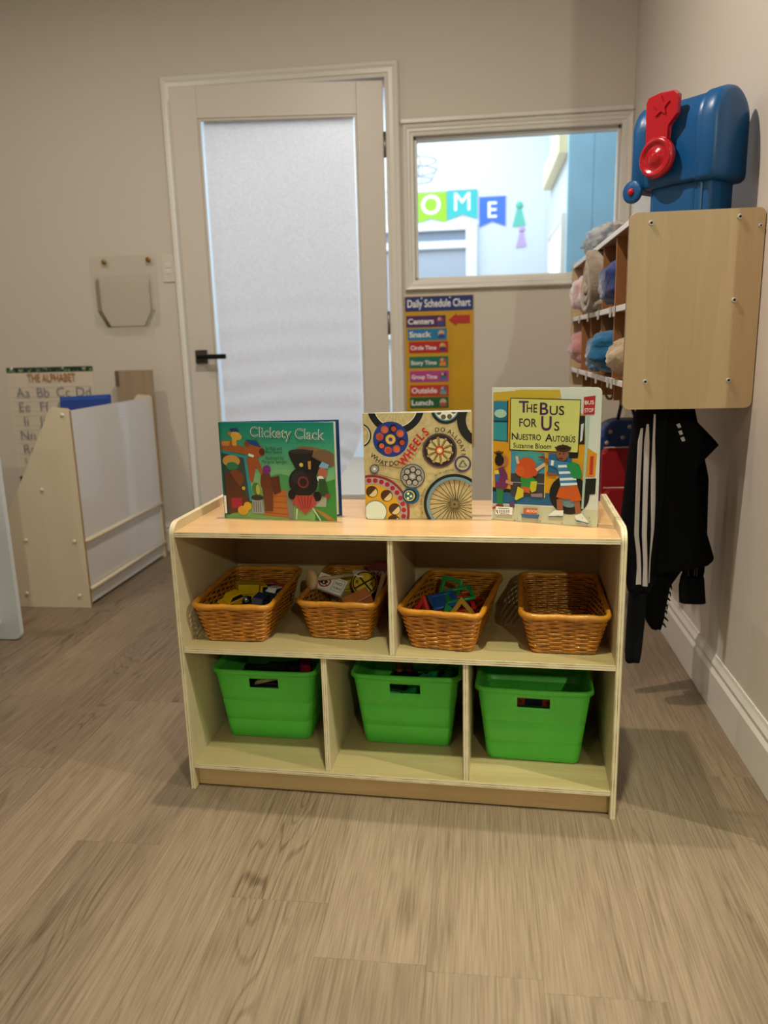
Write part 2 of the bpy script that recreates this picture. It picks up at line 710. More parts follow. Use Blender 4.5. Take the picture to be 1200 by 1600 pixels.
def plank_mat():
    m = bpy.data.materials.new('oak_plank')
    m.use_nodes = True
    nt = m.node_tree
    L = nt.links.new
    b = nt.nodes['Principled BSDF']
    b.inputs['Roughness'].default_value = .42
    tc, oi = nt.nodes.new('ShaderNodeTexCoord'), nt.nodes.new('ShaderNodeObjectInfo')

    def M(op, *args):
        n = nt.nodes.new('ShaderNodeMath')
        n.operation = op
        for i, v in enumerate(args):
            if isinstance(v, (int, float)):
                n.inputs[i].default_value = v
            else:
                L(v, n.inputs[i])
        return n.outputs[0]

    def N(scale, detail=4, dist=0, rough=.55):
        mp = nt.nodes.new('ShaderNodeMapping')
        mp.inputs['Scale'].default_value = scale
        L(pos, mp.inputs['Vector'])
        n = nt.nodes.new('ShaderNodeTexNoise')
        n.inputs['Scale'].default_value = 1
        n.inputs['Detail'].default_value = detail
        n.inputs['Distortion'].default_value = dist
        n.inputs['Roughness'].default_value = rough
        L(mp.outputs[0], n.inputs['Vector'])
        return n.outputs['Fac']

    def R(v, a, b2, c=0.0, d=1.0):
        n = nt.nodes.new('ShaderNodeMapRange')
        n.inputs['From Min'].default_value = a
        n.inputs['From Max'].default_value = b2
        n.inputs['To Min'].default_value = c
        n.inputs['To Max'].default_value = d
        L(v, n.inputs['Value'])
        return n.outputs['Result']
    va = nt.nodes.new('ShaderNodeVectorMath')
    va.operation = 'ADD'
    L(tc.outputs['Object'], va.inputs[0])
    L(M('MULTIPLY', oi.outputs['Random'], 53.0), va.inputs[1])
    pos = va.outputs[0]
    fine = R(N((420, 9, 1), 3), .42, .64)
    fib = R(N((90, 3.2, 1), 4), .3, .7)
    broad = N((7.5, .95, 1), 2, .35)
    rings = M('SINE', M('MULTIPLY', broad, 150.0))
    rings = R(rings, .55, 1.0)
    mask = R(N((5, 1.1, 1), 2), .46, .64)
    knot = nt.nodes.new('ShaderNodeTexVoronoi')
    kp = nt.nodes.new('ShaderNodeMapping')
    kp.inputs['Scale'].default_value = (5.2, 1.5, 1)
    L(pos, kp.inputs['Vector'])
    L(kp.outputs[0], knot.inputs['Vector'])
    knot.inputs['Scale'].default_value = 1
    kn = R(knot.outputs['Distance'], .03, .13, 1, 0)
    tone = R(N((3, .6, 1), 2), .3, .7)
    f = M('MULTIPLY', fine, .32)
    f = M('MULTIPLY_ADD', fib, .22, f)
    f = M('MULTIPLY_ADD', M('MULTIPLY', rings, mask), .34, f)
    f = M('MULTIPLY_ADD', tone, .25, f)
    f = M('MULTIPLY_ADD', kn, .45, f)
    f = M('MULTIPLY_ADD', oi.outputs['Random'], .10, f)
    mx = nt.nodes.new('ShaderNodeMix')
    mx.data_type = 'RGBA'
    mx.inputs['A'].default_value = (*lin('#9a866f'), 1)
    mx.inputs['B'].default_value = (*lin('#4f3d2b'), 1)
    L(f, mx.inputs['Factor'])
    L(mx.outputs['Result'], b.inputs['Base Color'])
    bp = nt.nodes.new('ShaderNodeBump')
    bp.inputs['Strength'].default_value = .10
    bp.inputs['Distance'].default_value = .001
    L(fine, bp.inputs['Height'])
    L(bp.outputs['Normal'], b.inputs['Normal'])
    return m


PLANK = plank_mat()
pw, pl = .18, 1.22
bm = bmesh.new()
bm_box(bm, -pw / 2 + .00008, pw / 2 - .00008, -pl / 2 + .00008, pl / 2 - .00008, -.004, 0, .00035)
plank0 = bm_obj('plank', bm, PLANK)
plank_mesh = plank0.data
bpy.data.objects.remove(plank0)
rnd = random.Random(4)
joints = {17: 1.0, 13: 1.26, 11: 1.51, 12: 1.86}
for i in range(37):
    xc = -.082 - 17 * pw + i * pw + pw / 2
    off = joints.get(i, rnd.uniform(0, pl))
    j0 = off - pl * math.ceil((off + 4.7) / pl)
    if xc > XR + .1:
        jmax = 1.4
    else:
        jmax = YW + .1
    if not (-3.3 < xc < 3.6):
        continue
    y = j0
    while y < jmax:
        if y + pl > -1.0 and xc < 1.7:
            o = bpy.data.objects.new('plank', plank_mesh)
            COL.objects.link(o)
            o.parent = floor
            o.location = (xc, y + pl / 2, 0)
        y += pl
struct(box('floor_far_room', -3.2, .5, YW + .12, 6.5, -.06, -.004, mat('far_floor', '#a99a86', .5), bev=0))


# baseboards
def baseboard(name, pts, along, a, b, at, sgn, m=TRIM):
    """profile swept along an axis; sgn = direction it sticks out of the wall"""
    prof = [(0, 0), (.016, 0), (.016, .098), (.010, .108), (.012, .120), (.006, .132), (.004, .140), (0, .140)]
    bm = bmesh.new()
    A, B = [], []
    for d, z in prof:
        if along == 'y':
            A.append(bm.verts.new((at + sgn * d, a, z)))
            B.append(bm.verts.new((at + sgn * d, b, z)))
        else:
            A.append(bm.verts.new((a, at + sgn * d, z)))
            B.append(bm.verts.new((b, at + sgn * d, z)))
    n = len(prof)
    for i in range(n):
        bm.faces.new((A[i], A[(i + 1) % n], B[(i + 1) % n], B[i]))
    bm.faces.new(A)
    bm.faces.new(B[::-1])
    return struct(bm_obj(name, bm, m))


baseboard('baseboard_right', None, 'y', 1.34, YW, XR, -1)
baseboard('baseboard_back', None, 'x', -.331, XR - .016, YW, -1)
baseboard('baseboard_return', None, 'x', XR - .016, 3.6, 1.34, -1)
baseboard('baseboard_left', None, 'x', -3.2, -1.36, YW, -1)


def casing(name, x0, x1, z0, z1, w, bottom, label):
    """moulded casing round an opening, four (or three) mitred pieces"""
    e = bpy.data.objects.new(name, None)
    COL.objects.link(e)
    e.location = (0, YW, 0)
    struct(e, label)
    prof = [(0, 0), (0, .010), (.012, .012), (.016, .017), (w * .55, .017), (w * .7, .022), (w - .006, .024), (w, .018), (w, 0)]

    def piece(corner_a, corner_b, out):
        # corner = (x, z, mitre sign x, mitre sign z)
        bm = bmesh.new()
        A, B = [], []
        for d, t in prof:
            A.append(bm.verts.new((corner_a[0] + corner_a[2] * d, -t, corner_a[1] + corner_a[3] * d)))
            B.append(bm.verts.new((corner_b[0] + corner_b[2] * d, -t, corner_b[1] + corner_b[3] * d)))
        n = len(prof)
        for i in range(n):
            bm.faces.new((A[i], A[(i + 1) % n], B[(i + 1) % n], B[i]))
        bm.faces.new(A)
        bm.faces.new(B[::-1])
        bm_obj('casing_board', bm, TRIM, e)
    zb = -1 if bottom else 0
    piece((x0, z0, -1, zb), (x0, z1, -1, 1), 0)
    piece((x1, z0, 1, zb), (x1, z1, 1, 1), 0)
    piece((x0, z1, -1, 1), (x1, z1, 1, 1), 0)
    if bottom:
        piece((x0, z0, -1, -1), (x1, z0, 1, -1), 0)
    return e


casing('trim_1', DX0, DX1, 0, DZ, .06, False, 'white moulded casing round the door')
w1 = casing('window_1', WX0, WX1, WZ0, WZ1, .044, True, 'interior window looking into the bright room next door')
# head moulding over the window, sash and glass
box('head_moulding', WX0 - .05, XR - .002, -.03, 0, WZ1 + .044, WZ1 + .062, TRIM, w1, .003)
for (a, b, c, d) in ((WX0, WX0 + .012, WZ0, WZ1), (WX1 - .012, WX1, WZ0, WZ1), (WX0, WX1, WZ0, WZ0 + .012), (WX0, WX1, WZ1 - .012, WZ1)):
    box('sash', a, b, .02, .05, c, d, TRIM, w1, .002)


def glass_mat(name, tint=(1, 1, 1), refl=.05, rough=.0):
    if name in MATS:
        return MATS[name]
    m = bpy.data.materials.new(name)
    m.use_nodes = True
    nt = m.node_tree
    nt.nodes.remove(nt.nodes['Principled BSDF'])
    t = nt.nodes.new('ShaderNodeBsdfTransparent')
    t.inputs[0].default_value = (*tint, 1)
    g = nt.nodes.new('ShaderNodeBsdfGlossy')
    g.inputs['Roughness'].default_value = rough
    mx = nt.nodes.new('ShaderNodeMixShader')
    mx.inputs[0].default_value = refl
    nt.links.new(t.outputs[0], mx.inputs[1])
    nt.links.new(g.outputs[0], mx.inputs[2])
    nt.links.new(mx.outputs[0], nt.nodes['Material Output'].inputs['Surface'])
    MATS[name] = m
    return m


GLASS = glass_mat('window_glass', (.97, .99, 1), .03, .3)
box('pane', WX0 + .012, WX1 - .012, .033, .037, WZ0 + .012, WZ1 - .012, GLASS, w1, 0)

# door: full-lite leaf, ajar into this room, hinged on the right
DOORP = mat('door_paint', '#d2cbc2', .4)
door = struct(thing('door_1', 'white glazed door with pale roller shade, standing ajar', 'door', (DX1 - .009, YW - .002, 0), (0, 0, radians(6.7))))
LW, LH, LT = .893, 2.03, .036                # local: leaf runs towards -x, thickness 0..LT in +y
gx0, gx1, gz0, gz1 = -LW + .112, -.112, .27, LH - .125
box('stile', -LW, gx0, 0, LT, .006, LH, DOORP, door, .002)
box('stile', gx1, 0, 0, LT, .006, LH, DOORP, door, .002)
box('rail', gx0, gx1, 0, LT, gz1, LH, DOORP, door, .001)
box('rail', gx0, gx1, 0, LT, .006, gz0, DOORP, door, .001)
for (a, b, c, d) in ((gx0, gx0 + .010, gz0, gz1), (gx1 - .010, gx1, gz0, gz1), (gx0 + .01, gx1 - .01, gz0, gz0 + .01), (gx0 + .01, gx1 - .01, gz1 - .01, gz1)):
    box('glazing_bead', a, b, .004, .014, c, d, DOORP, door, .002)
box('pane', gx0 + .002, gx1 - .002, .016, .020, gz0, gz1, glass_mat('door_glass', (.98, .99, 1), .02, .35), door, 0)
HB = mat('black_metal', '#17161a', .35, .6)
hz = .925
hp = box('handle', -LW + .028, -LW + .082, -.009, 0, hz - .03, hz + .03, mat('dark_rose', '#4a4642', .4, .5), door, .002)
bm = bmesh.new()
bm_tube(bm, [(-LW + .055, -.006, hz), (-LW + .055, -.05, hz)], .010, 12)
bm_box(bm, -LW + .043, -LW + .175, -.062, -.044, hz - .011, hz + .011, .005, 2)
bm_obj('lever', bm, HB, hp)
for z in (1.78, 1.05, .28):
    tube('hinge', [(.004, -.006, z - .05), (.004, -.006, z + .05)], .007, mat('steel', '#8d8a86', .35, .9), door, 10)
# roller shade hanging behind the glass, gathered at its lower right corner
def shade_mat():
    m = bpy.data.materials.new('shade_fabric')
    m.use_nodes = True
    nt = m.node_tree
    b = nt.nodes['Principled BSDF']
    b.inputs['Roughness'].default_value = .9
    tc = nt.nodes.new('ShaderNodeTexCoord')
    mp = nt.nodes.new('ShaderNodeMapping')
    mp.inputs['Scale'].default_value = (110, 110, 190)
    nt.links.new(tc.outputs['Object'], mp.inputs[0])
    n = nt.nodes.new('ShaderNodeTexNoise')
    n.inputs['Scale'].default_value = 1
    n.inputs['Detail'].default_value = 3
    nt.links.new(mp.outputs[0], n.inputs['Vector'])
    mx = nt.nodes.new('ShaderNodeMix')
    mx.data_type = 'RGBA'
    mx.inputs['A'].default_value = (*lin('#c3bcbc'), 1)
    mx.inputs['B'].default_value = (*lin('#e6e1e0'), 1)
    nt.links.new(n.outputs['Fac'], mx.inputs['Factor'])
    nt.links.new(mx.outputs['Result'], b.inputs['Base Color'])
    t = nt.nodes.new('ShaderNodeBsdfTranslucent')
    nt.links.new(mx.outputs['Result'], t.inputs['Color'])
    ms = nt.nodes.new('ShaderNodeMixShader')
    ms.inputs[0].default_value = .55
    nt.links.new(b.outputs[0], ms.inputs[1])
    nt.links.new(t.outputs[0], ms.inputs[2])
    nt.links.new(ms.outputs[0], nt.nodes['Material Output'].inputs['Surface'])
    return m


SH = shade_mat()
verts, faces = [], []
nx, nz = 40, 90
sx0, sx1 = gx0 + .014, gx1 - .016
zbot = .30
for j in range(nz + 1):
    z = gz1 - .004 - (gz1 - zbot) * j / nz
    k = max(0, (.62 - z) / .32)
    xr = sx1 - .16 * k ** 1.8
    xl = sx0 + .012 * sin(z * 3)* .3
    for i in range(nx + 1):
        x = xl + (xr - xl) * i / nx
        low = max(0, min(1, (1.35 - z) / 1.0))
        rip = .005 * low * sin(z * 55 + 1.1 * sin(x * 5)) + .010 * k * sin((z + (x - sx1) * .55) * 90)
        verts.append((x, LT + .022 + rip, z))
for j in range(nz):
    for i in range(nx):
        a = j * (nx + 1) + i
        faces.append((a, a + 1, a + nx + 2, a + nx + 1))
obj('roller_shade', verts, faces, SH, door, True)
tube('shade_roller', [(sx0, LT + .028, gz1 + .015), (sx1, LT + .028, gz1 + .015)], .02, TRIM, door, 14)

# ---------------------------------------------------------------- the bright room beyond
struct(box('wall_far', -3.2, .52, 6.5, 6.6, 0, 3.0, WHITE2, bev=0))
struct(box('wall_far_right', .52, .62, 4.9, 6.6, 0, 3.0, WHITE2, bev=0))
BLUEW = mat('pale_blue_panel', '#a6dcf4', .5, var=.06, vscale=3)
blue = struct(thing('wall_blue', 'light blue partition seen through the interior window', 'wall', (0, 0, 0)))
for k in range(8):
    box('panel', .512 + k * .15, .660 + k * .15, 4.86, 4.90, 0, 3.0, BLUEW, blue, .003)
struct(box('wall_far_left', -3.3, -3.2, YW + .12, 6.6, 0, 3.0, WHITE2, bev=0))
struct(box('wall_far_side', 1.7, 1.8, YW + .12, 4.9, 0, 3.0, WHITE2, bev=0))
struct(box('ceiling_far', -3.3, 1.8, YW + .12, 6.6, 3.0, 3.1, WHITE2, bev=0))
struct(box('wall_upper', -3.3, 1.8, YW + .12, YW + .2, ZC, 3.0, WHITE2, bev=0))
# window on the far right side wall, with a cream valance above it
wv = struct(thing('window_2', 'bright daylit window on the far side wall', 'window', (.52, 0, 0)))
DAY = mat('daylight_pane', '#eaf6ff', .3, emit=1.0)
box('pane', -.012, 0, 5.0, 5.85, .9, 1.66, DAY, wv, 0)
for (a, b, c, d) in ((4.95, 5.0, .85, 1.71), (5.85, 5.9, .85, 1.71), (5.0, 5.85, .85, .9), (5.0, 5.85, 1.66, 1.71)):
    box('window_frame', -.03, 0, a, b, c, d, TRIM, wv, .003)
box('window_valance', -.06, -.001, 4.91, 6.05, 2.03, 2.17, mat('cream_wood', '#efe0b4', .5), wv, .004)
# white window with a slatted unit under the banner
wu = struct(thing('window_3', 'white framed window under the banner in the far room', 'window', (0, 6.5, 0)))
GREYP = mat('grey_pane', '#a9b6c6', .25)
for (x0, x1, z0, z1) in ((-.95, -.02, 1.0, 1.90),):
    for (a, b, c, d) in ((x0, x0 + .09, z0, z1), (x1 - .09, x1, z0, z1), (x0 + .09, x1 - .09, z1 - .06, z1), (x0 + .09, x1 - .09, 1.70, 1.76), (x0 + .09, x1 - .09, z0, z0 + .09)):
        box('window_frame', a, b, -.06, 0, c, d, mat('far_white', '#e8eef2', .5), wu, .004)
    box('pane', x0 + .09, x1 - .09, -.03, -.01, 1.76, 1.84, mat('dark_pane', '#7f8fa3', .3), wu, 0)
    box('pane', x0 + .09, x1 - .09, -.03, -.01, 1.09, 1.70, GREYP, wu, 0)
# pennant banner
for ch, x0, x1, zt, zb, colr, lab in (('C', -.74, -.517, 2.145, 1.90, '#f4dc1c', 'yellow pennant with the letter C, cut off by the window frame'),
                                      ('O', -.515, -.262, 2.140, 1.905, '#8fc41c', 'lime green pennant with a white letter O'),
                                      ('M', -.258, -.018, 2.150, 1.925, '#17b5b8', 'turquoise pennant with a white letter M'),
                                      ('E', -.003, .205, 2.085, 1.862, '#1464d8', 'blue pennant with a white letter E')):
    w, h = x1 - x0, zt - zb
    p = thing('pennant', lab, 'banner', (x0, 6.492, zb), group='letter pennants in the far room')
    prism('flag', [(0, 0), (w / 2, .04), (w, 0), (w, h), (0, h)], 'y', -.002, 0, mat('flag_' + ch, colr, .6), p)
    a = Art(w, h)
    a.text(ch, .5, .30, .82, '#ffffff', bold=0 if ch == 'M' else .012)
    a.build('lettering', p, loc=(0, -.003, 0))
cord = tag(tube('banner_cord', [(-.95, 6.488, 2.18), (-.5, 6.488, 2.146), (-.02, 6.488, 2.148), (.0, 6.488, 2.09), (.22, 6.488, 2.088)], .003, TRIM, None, 6), 'thin white cord holding the letter pennants', 'cord')
# two small paper cut-outs beside the banner
for zz, xx, s, c1, nm in ((1.90, .315, 1, '#4dbfae', 'teal'), (1.74, .335, .8, '#b9a4d6', 'lilac')):
    d = thing('paper_figure', 'small %s paper cut-out on the far white wall' % nm, 'decoration', (xx, 6.497, zz))
    prism('dress', [(-.055 * s, -.05), (.05 * s, -.04), (.015 * s, .09 * s), (-.02 * s, .09 * s)], 'y', -.003, 0, mat('paper_' + nm, c1, .7), d)
    lathe('head', [(0, 0), (.028 * s, 0), (.028 * s, .003), (0, .003)], mat('paper_' + nm, c1, .7), d, 14, M=xform((0, -1, 0), (0, 0, .112 * s)))
# wire pendant
pn = thing('pendant_lamp', 'round wire pendant lamp hanging in the far room', 'lamp', (-.44, 5.5, 2.04))
WIRE = mat('wire_grey', '#9aa0a0', .4, .4)
for r, z in ((.15, .12), (.12, .0), (.15, .06)):
    tube('wire_ring', [(r * cos(2 * pi * i / 40), r * sin(2 * pi * i / 40), z) for i in range(40)], .004, WIRE, pn, 6, True)
for k in range(5):
    a = 2 * pi * k / 5
    tube('wire', [(.12 * cos(a), .12 * sin(a), 0), (.155 * cos(a), .155 * sin(a), .07), (.15 * cos(a), .15 * sin(a), .12), (.02 * cos(a), .02 * sin(a), .2)], .003, WIRE, pn, 5)
tube('cable', [(0, 0, .19), (0, 0, .96)], .004, WIRE, pn, 6)
lathe('bulb', [(0, .06), (.03, .08), (.035, .11), (.02, .15), (.015, .19), (0, .2)], mat('bulb_white', '#fff6df', .3), pn, 14)

# ------------------------------------------------------------------ the toy shelf
SX, SY, SROT = -.6375, 1.4562, -.0408
W, D, ZTOP, ZMID, ZBOT, ZS = .914, .354, .590, .335, .063, .608
T = .012
cS, sS = cos(SROT), sin(SROT)


def S(u, v, z):
    return (SX + u * cS - v * sS, SY + u * sS + v * cS, z)


BIRCH_X = wood('birch_top', '#dcb585', '#c99c68', 'X', .30, .8, streak=.45, coat=.25)
BIRCH_I = wood('birch_inside', '#bfab7c', '#a99362', 'X', .5, .8, streak=.35)
BIRCH_Z = wood('birch_upright', '#d2c29b', '#c0ac84', 'Z', .45, .8, streak=.35)
BIRCH_K = wood('birch_kick', '#dabd8a', '#c6a26c', 'X', .5, .8, streak=.4)
EDGE_X = ply_edge('ply_edge_x', 'X')
EDGE_Z = ply_edge('ply_edge_z', 'Z')
shelf = thing('toy_shelf', 'low birch plywood toy shelf with books on top, baskets and green bins', 'shelf', (SX, SY, 0), (0, 0, SROT))
for a, b in ((0, T), (W - T, W)):
    prof = rrect(0, D, 0, ZS, (0, 0, .012, .028), 8)
    prism('side_panel', prof, 'x', a, b, BIRCH_Z, shelf, .0012, edge=EDGE_X)
box('top_board', T, W - T, 0, D - .008, ZTOP - T, ZTOP, BIRCH_X, shelf, .0008, edge=(2, EDGE_Z))
box('middle_shelf', T, W - T, 0, D - .008, ZMID - T, ZMID, BIRCH_I, shelf, .0008, edge=(2, EDGE_Z))
box('bottom_shelf', T, W - T, 0, D - .008, ZBOT - T, ZBOT, BIRCH_I, shelf, .0008, edge=(2, EDGE_Z))
box('divider', .456, .468, .004, D - .008, ZMID, ZTOP - T, BIRCH_Z, shelf, .0008, edge=(0, EDGE_X))
for u in (.310, .605):
    box('divider', u, u + T, .004, D - .008, ZBOT, ZMID - T, BIRCH_Z, shelf, .0008, edge=(0, EDGE_X))
box('back_panel', T, W - T, D - .008, D - .001, .02, ZTOP - .001, BIRCH_I, shelf, .0005)
box('kick_board', T, W - T, .020, .034, .001, ZBOT - T, BIRCH_K, shelf, .0008)
for u, z in ((.487, .556),):
    lathe('shelf_pin', [(0, 0), (.004, 0), (.004, .004), (0, .005)], mat('pin_metal', '#6b5a3c', .4, .8), shelf, 10, M=xform((0, -1, 0), (u, D - .008, z)))

# ---- baskets
WICK = mat('wicker', '#c27a22', .22, spec=.8, var=.28, vscale=60)
WICK_D = mat('wicker_stake', '#9a5c18', .4, var=.25, vscale=60)
WICK_R = mat('wicker_rim', '#c4801f', .33, spec=.6, var=.15, vscale=40, bump=.3, bscale=90)


def perim(hw, hl, r, M):
    pts = rrect(-hw, hw, -hl, hl, r, 8)
    L = [0]
    n = len(pts)
    for i in range(n):
        a, b = pts[i], pts[(i + 1) % n]
        L.append(L[-1] + math.hypot(b[0] - a[0], b[1] - a[1]))
    out = []
    j = 0
    for k in range(M):
        s = L[-1] * k / M
        while L[j + 1] < s:
            j += 1
        t = (s - L[j]) / (L[j + 1] - L[j] or 1)
        a, b = pts[j % n], pts[(j + 1) % n]
        d = Vector((b[0] - a[0], b[1] - a[1], 0)).normalized()
        out.append((a[0] + (b[0] - a[0]) * t, a[1] + (b[1] - a[1]) * t, d.y, -d.x))
    return out


BH, STK, PM = .086, 30, 180


def bdim(t):
    return .064 + .021 * t, .122 + .021 * t, .016 + .006 * t


bm_w, bm_s, bm_r, bm_b = bmesh.new(), bmesh.new(), bmesh.new(), bmesh.new()
NR = 16
for i in range(NR):
    z = .007 + i * (BH - .012) / (NR - 1)
    pp = perim(*bdim(z / BH), PM)
    bm_tube(bm_w, [(x + nx * .0019 * sin(pi * STK * k / PM + pi * i), y + ny * .0019 * sin(pi * STK * k / PM + pi * i), z + .0005 * noise.noise(Vector((x * 60, y * 60, i)))) for k, (x, y, nx, ny) in enumerate(pp)], .0026, 6, True, flat=.62)
p0, p1 = perim(*bdim(0), STK), perim(*bdim(1), STK)
for a, b in zip(p0, p1):
    bm_tube(bm_s, [(a[0], a[1], .002), (b[0], b[1], BH)], .0017, 5)
pp = perim(*bdim(1), 96)
bm_tube(bm_r, [(x + nx * .001, y + ny * .001, BH - .001 + .0008 * sin(k * .9)) for k, (x, y, nx, ny) in enumerate(pp)], [.0068 + .0004 * sin(k * .55) for k in range(96)], 10, True, flat=.85)
pp = perim(*bdim(0), 160)
bm_tube(bm_b, [(x, y, .0035 + .0006 * sin(k * pi * .5)) for k, (x, y, nx, ny) in enumerate(pp)], [.0026 + .0011 * sin(k * pi / 2) for k in range(160)], 6, True)
for k in range(26):
    y = -.118 + .236 * k / 25
    bm_tube(bm_b, [(-.062 + .124 * i / 16, y, .005 + .0012 * sin(pi * i / 2 + pi * k)) for i in range(17)], .0042, 5, flat=1)
bparts = [('woven_wall', bm_w, WICK), ('stake', bm_s, WICK_D), ('rim', bm_r, WICK_R), ('woven_base', bm_b, WICK)]
bmesh_data = []
for nm, b, m in bparts:
    o = bm_obj(nm, b, m, smooth=True)
    bmesh_data.append((nm, o.data))
    bpy.data.objects.remove(o)


def basket(u, v, rz, label):
    t = thing('wicker_basket', label, 'basket', S(u, v, ZMID + .0005), (0, 0, SROT + rz), 'wicker baskets on the middle shelf')
    for nm, d in bmesh_data:
        o = bpy.data.objects.new(nm, d)
        COL.objects.link(o)
        o.parent = t
    return t


B1 = basket(.108, .168, radians(1.5), 'amber wicker basket holding toy cars, leftmost on the middle shelf')
B2 = basket(.336, .204, radians(-1), 'amber wicker basket holding wooden toy road signs')
B3 = basket(.574, .166, radians(-8), 'amber wicker basket holding coloured magnetic tiles')
B4 = basket(.806, .170, 0, 'empty amber wicker basket, rightmost on the middle shelf')


def in_basket(b, x, y, z):
    """point in a basket's own frame -> world"""
    a = b.rotation_euler[2]
    return Vector((b.location[0] + x * cos(a) - y * sin(a), b.location[1] + x * sin(a) + y * cos(a), b.location[2] + z))


# ---- toy vehicles in the first basket
TYRE = mat('tyre_black', '#111214', .4)
CHROME = mat('hub_chrome', '#b9bcc0', .3, .8)
CGLASS = mat('toy_glass', '#1a222a', .15)


def toy_car(b, x, y, z, rot, colr, label, kind='car', s=1.0, name='toy_car'):
    t = thing(name, label, 'toy car', in_basket(b, x, y, z), group='toy vehicles in the basket')
    t.rotation_euler = (rot[0], rot[1], rot[2] + b.rotation_euler[2])
    t.scale = (s, s, s)
    paint = mat('toy_' + colr.strip('#'), colr, .25, coat=.4)
    if kind == 'truck':
        body = [(-.036, .008), (.036, .008), (.037, .020), (.024, .024), (.020, .038), (.006, .038), (.005, .020), (-.036, .020)]
        o = prism('body', body, 'y', -.016, .016, paint, t, .0015)
        prism('cargo_box', [(-.038, .021), (.003, .021), (.003, .040), (-.040, .042)], 'y', -.017, .017, paint, t, .002)
        prism('window', [(.010, .026), (.0235, .026), (.020, .036), (.010, .036)], 'y', -.0166, .0166, CGLASS, t)
    else:
        body = [(-.035, .007), (.035, .007), (.037, .016), (.030, .020), (.016, .021), (-.030, .021), (-.037, .018)]
        o = prism('body', body, 'y', -.015, .015, paint, t, .002)
        prism('cabin', [(-.024, .020), (.016, .020), (.007, .032), (-.016, .032)], 'y', -.0125, .0125, paint, t, .002)
        prism('window', [(-.021, .0215), (.0125, .0215), (.006, .030), (-.0145, .030)], 'y', -.0128, .0128, CGLASS, t)
    for wx in (-.022, .022):
        for sy in (-1, 1):
            wheel = lathe('wheel', [(0, -.0035), (.0085, -.0035), (.0098, -.002), (.0098, .002), (.0085, .0035), (0, .0035)], TYRE, t, 16, M=xform((0, 1, 0), (wx, sy * .016, .0098)))
            lathe('hub', [(0, .0), (.005, .0), (.004, .001), (0, .001)], CHROME, wheel, 12, M=xform((0, sy, 0), (wx, sy * .0195, .0098)))
    return t


Z0 = .0105
toy_car(B1, .020, -.075, Z0, (0, 0, .1), '#3a4048', 'dark grey toy car against the basket front', s=1.1)
toy_car(B1, -.036, -.004, Z0 + .030, (.2, -.15, .9), '#e2b414', 'yellow toy taxi on top of the pile, left of the truck', s=1.1)
toy_car(B1, -.016, -.050, Z0, (0, 0, .3), '#e8c010', 'bright yellow toy car nearest the basket front', s=1.15)
toy_car(B1, .000, .024, Z0 + .028, (0, .12, .55), '#caa818', 'mustard yellow toy truck lying on the pile', 'truck', 1.15, 'toy_truck')
toy_car(B1, .036, -.030, Z0 + .034, (.1, -.2, 1.3), '#152a4a', 'navy blue toy car beside the yellow truck', s=1.1)
toy_car(B1, .046, .034, Z0 + .026, (0, .15, 1.25), '#d8dade', 'white toy car by the basket side', s=1.15)
toy_car(B1, .022, .092, Z0 + .020, (0, 0, .2), '#9a1a1e', 'dark red toy car at the back of the basket', s=1.2)
toy_car(B1, -.028, .082, Z0 + .014, (0, -.1, 1.3), '#6f9a92', 'grey-green toy car at the back of the basket', s=1.1)
toy_car(B1, -.045, .055, Z0, (0, 0, 1.1), '#20242c', 'black toy car by the left side of the basket', s=1.1)

# ---- wooden toy road signs in the second basket
BEECH = wood('beech', '#d9bd90', '#c5a273', 'Z', .5, 3, streak=.4)
CREAM = mat('cream_paint', '#e9e2d0', .4)
t = thing('toy_sign_post', 'pale wooden toy sign post with a round foot lying across the basket', 'toy sign', in_basket(B2, -.084, -.045, .106), group='toy road signs')
t.rotation_euler = (0, radians(94), radians(40) + SROT)
lathe('foot', [(0, 0), (.021, 0), (.023, .002), (.023, .009), (.021, .011), (0, .011)], BEECH, t, 28)
tube('post', [(0, 0, .011), (0, 0, .118)], .0042, BEECH, t, 12)
lathe('sign_disc', [(0, -.004), (.019, -.004), (.020, -.003), (.020, .003), (.019, .004), (0, .004)], mat('sign_white', '#e6dfcc', .4), t, 28, M=xform((1, .2, 0), (0, 0, .132)))
t = thing('toy_no_turn_sign', 'white wooden sign block with a red ring and black arrow', 'toy sign', in_basket(B2, -.046, -.002, .0795), group='toy road signs')
t.rotation_euler = (radians(38), radians(14), radians(-12) + SROT)
box('block', -.036, .036, -.021, .021, 0, .011, CREAM, t, .002, 2)
a = Art(.068, .038)
a.rect(.01, .02, .99, .98, '#f4f2ea')
a.ring(.28, .5, .22, .17, '#b5202c')
a.ring(.28, .46, .10, .055, '#15120f', 18)
a.line(.18, .30, .18, .55, .05, '#15120f')
a.poly([(.30, .66), (.42, .5), (.30, .36)], '#15120f')
a.line(.13, .75, .43, .25, .035, '#b5202c')
a.line(.60, .90, .96, .90, .012, '#15120f')
a.line(.60, .10, .96, .10, .012, '#15120f')
a.line(.60, .10, .60, .90, .012, '#15120f')
a.line(.96, .10, .96, .90, .012, '#15120f')
a.text('NO', .78, .55, .16, '#15120f', bold=.01)
a.text('TURN', .78, .25, .11, '#15120f', bold=.01)
a.build('print', t, loc=(-.034, -.019, .0112), rot=(radians(-90), 0, 0))
YS = mat('sign_yellow', '#d8b62a', .4)
t = thing('toy_crossing_sign', 'round yellow toy sign with a black cross', 'toy sign', in_basket(B2, .028, .008, .070), group='toy road signs')
t.rotation_euler = (radians(-40), radians(8), SROT)
lathe('sign_disc', [(0, -.004), (.029, -.004), (.030, -.003), (.030, .003), (.029, .004), (0, .004)], YS, t, 32, M=xform((0, -1, 0), (0, 0, .015)))
a = Art(.06, .06)
a.ring(.5, .5, .47, .42, '#15120f')
a.line(.16, .20, .84, .80, .07, '#15120f')
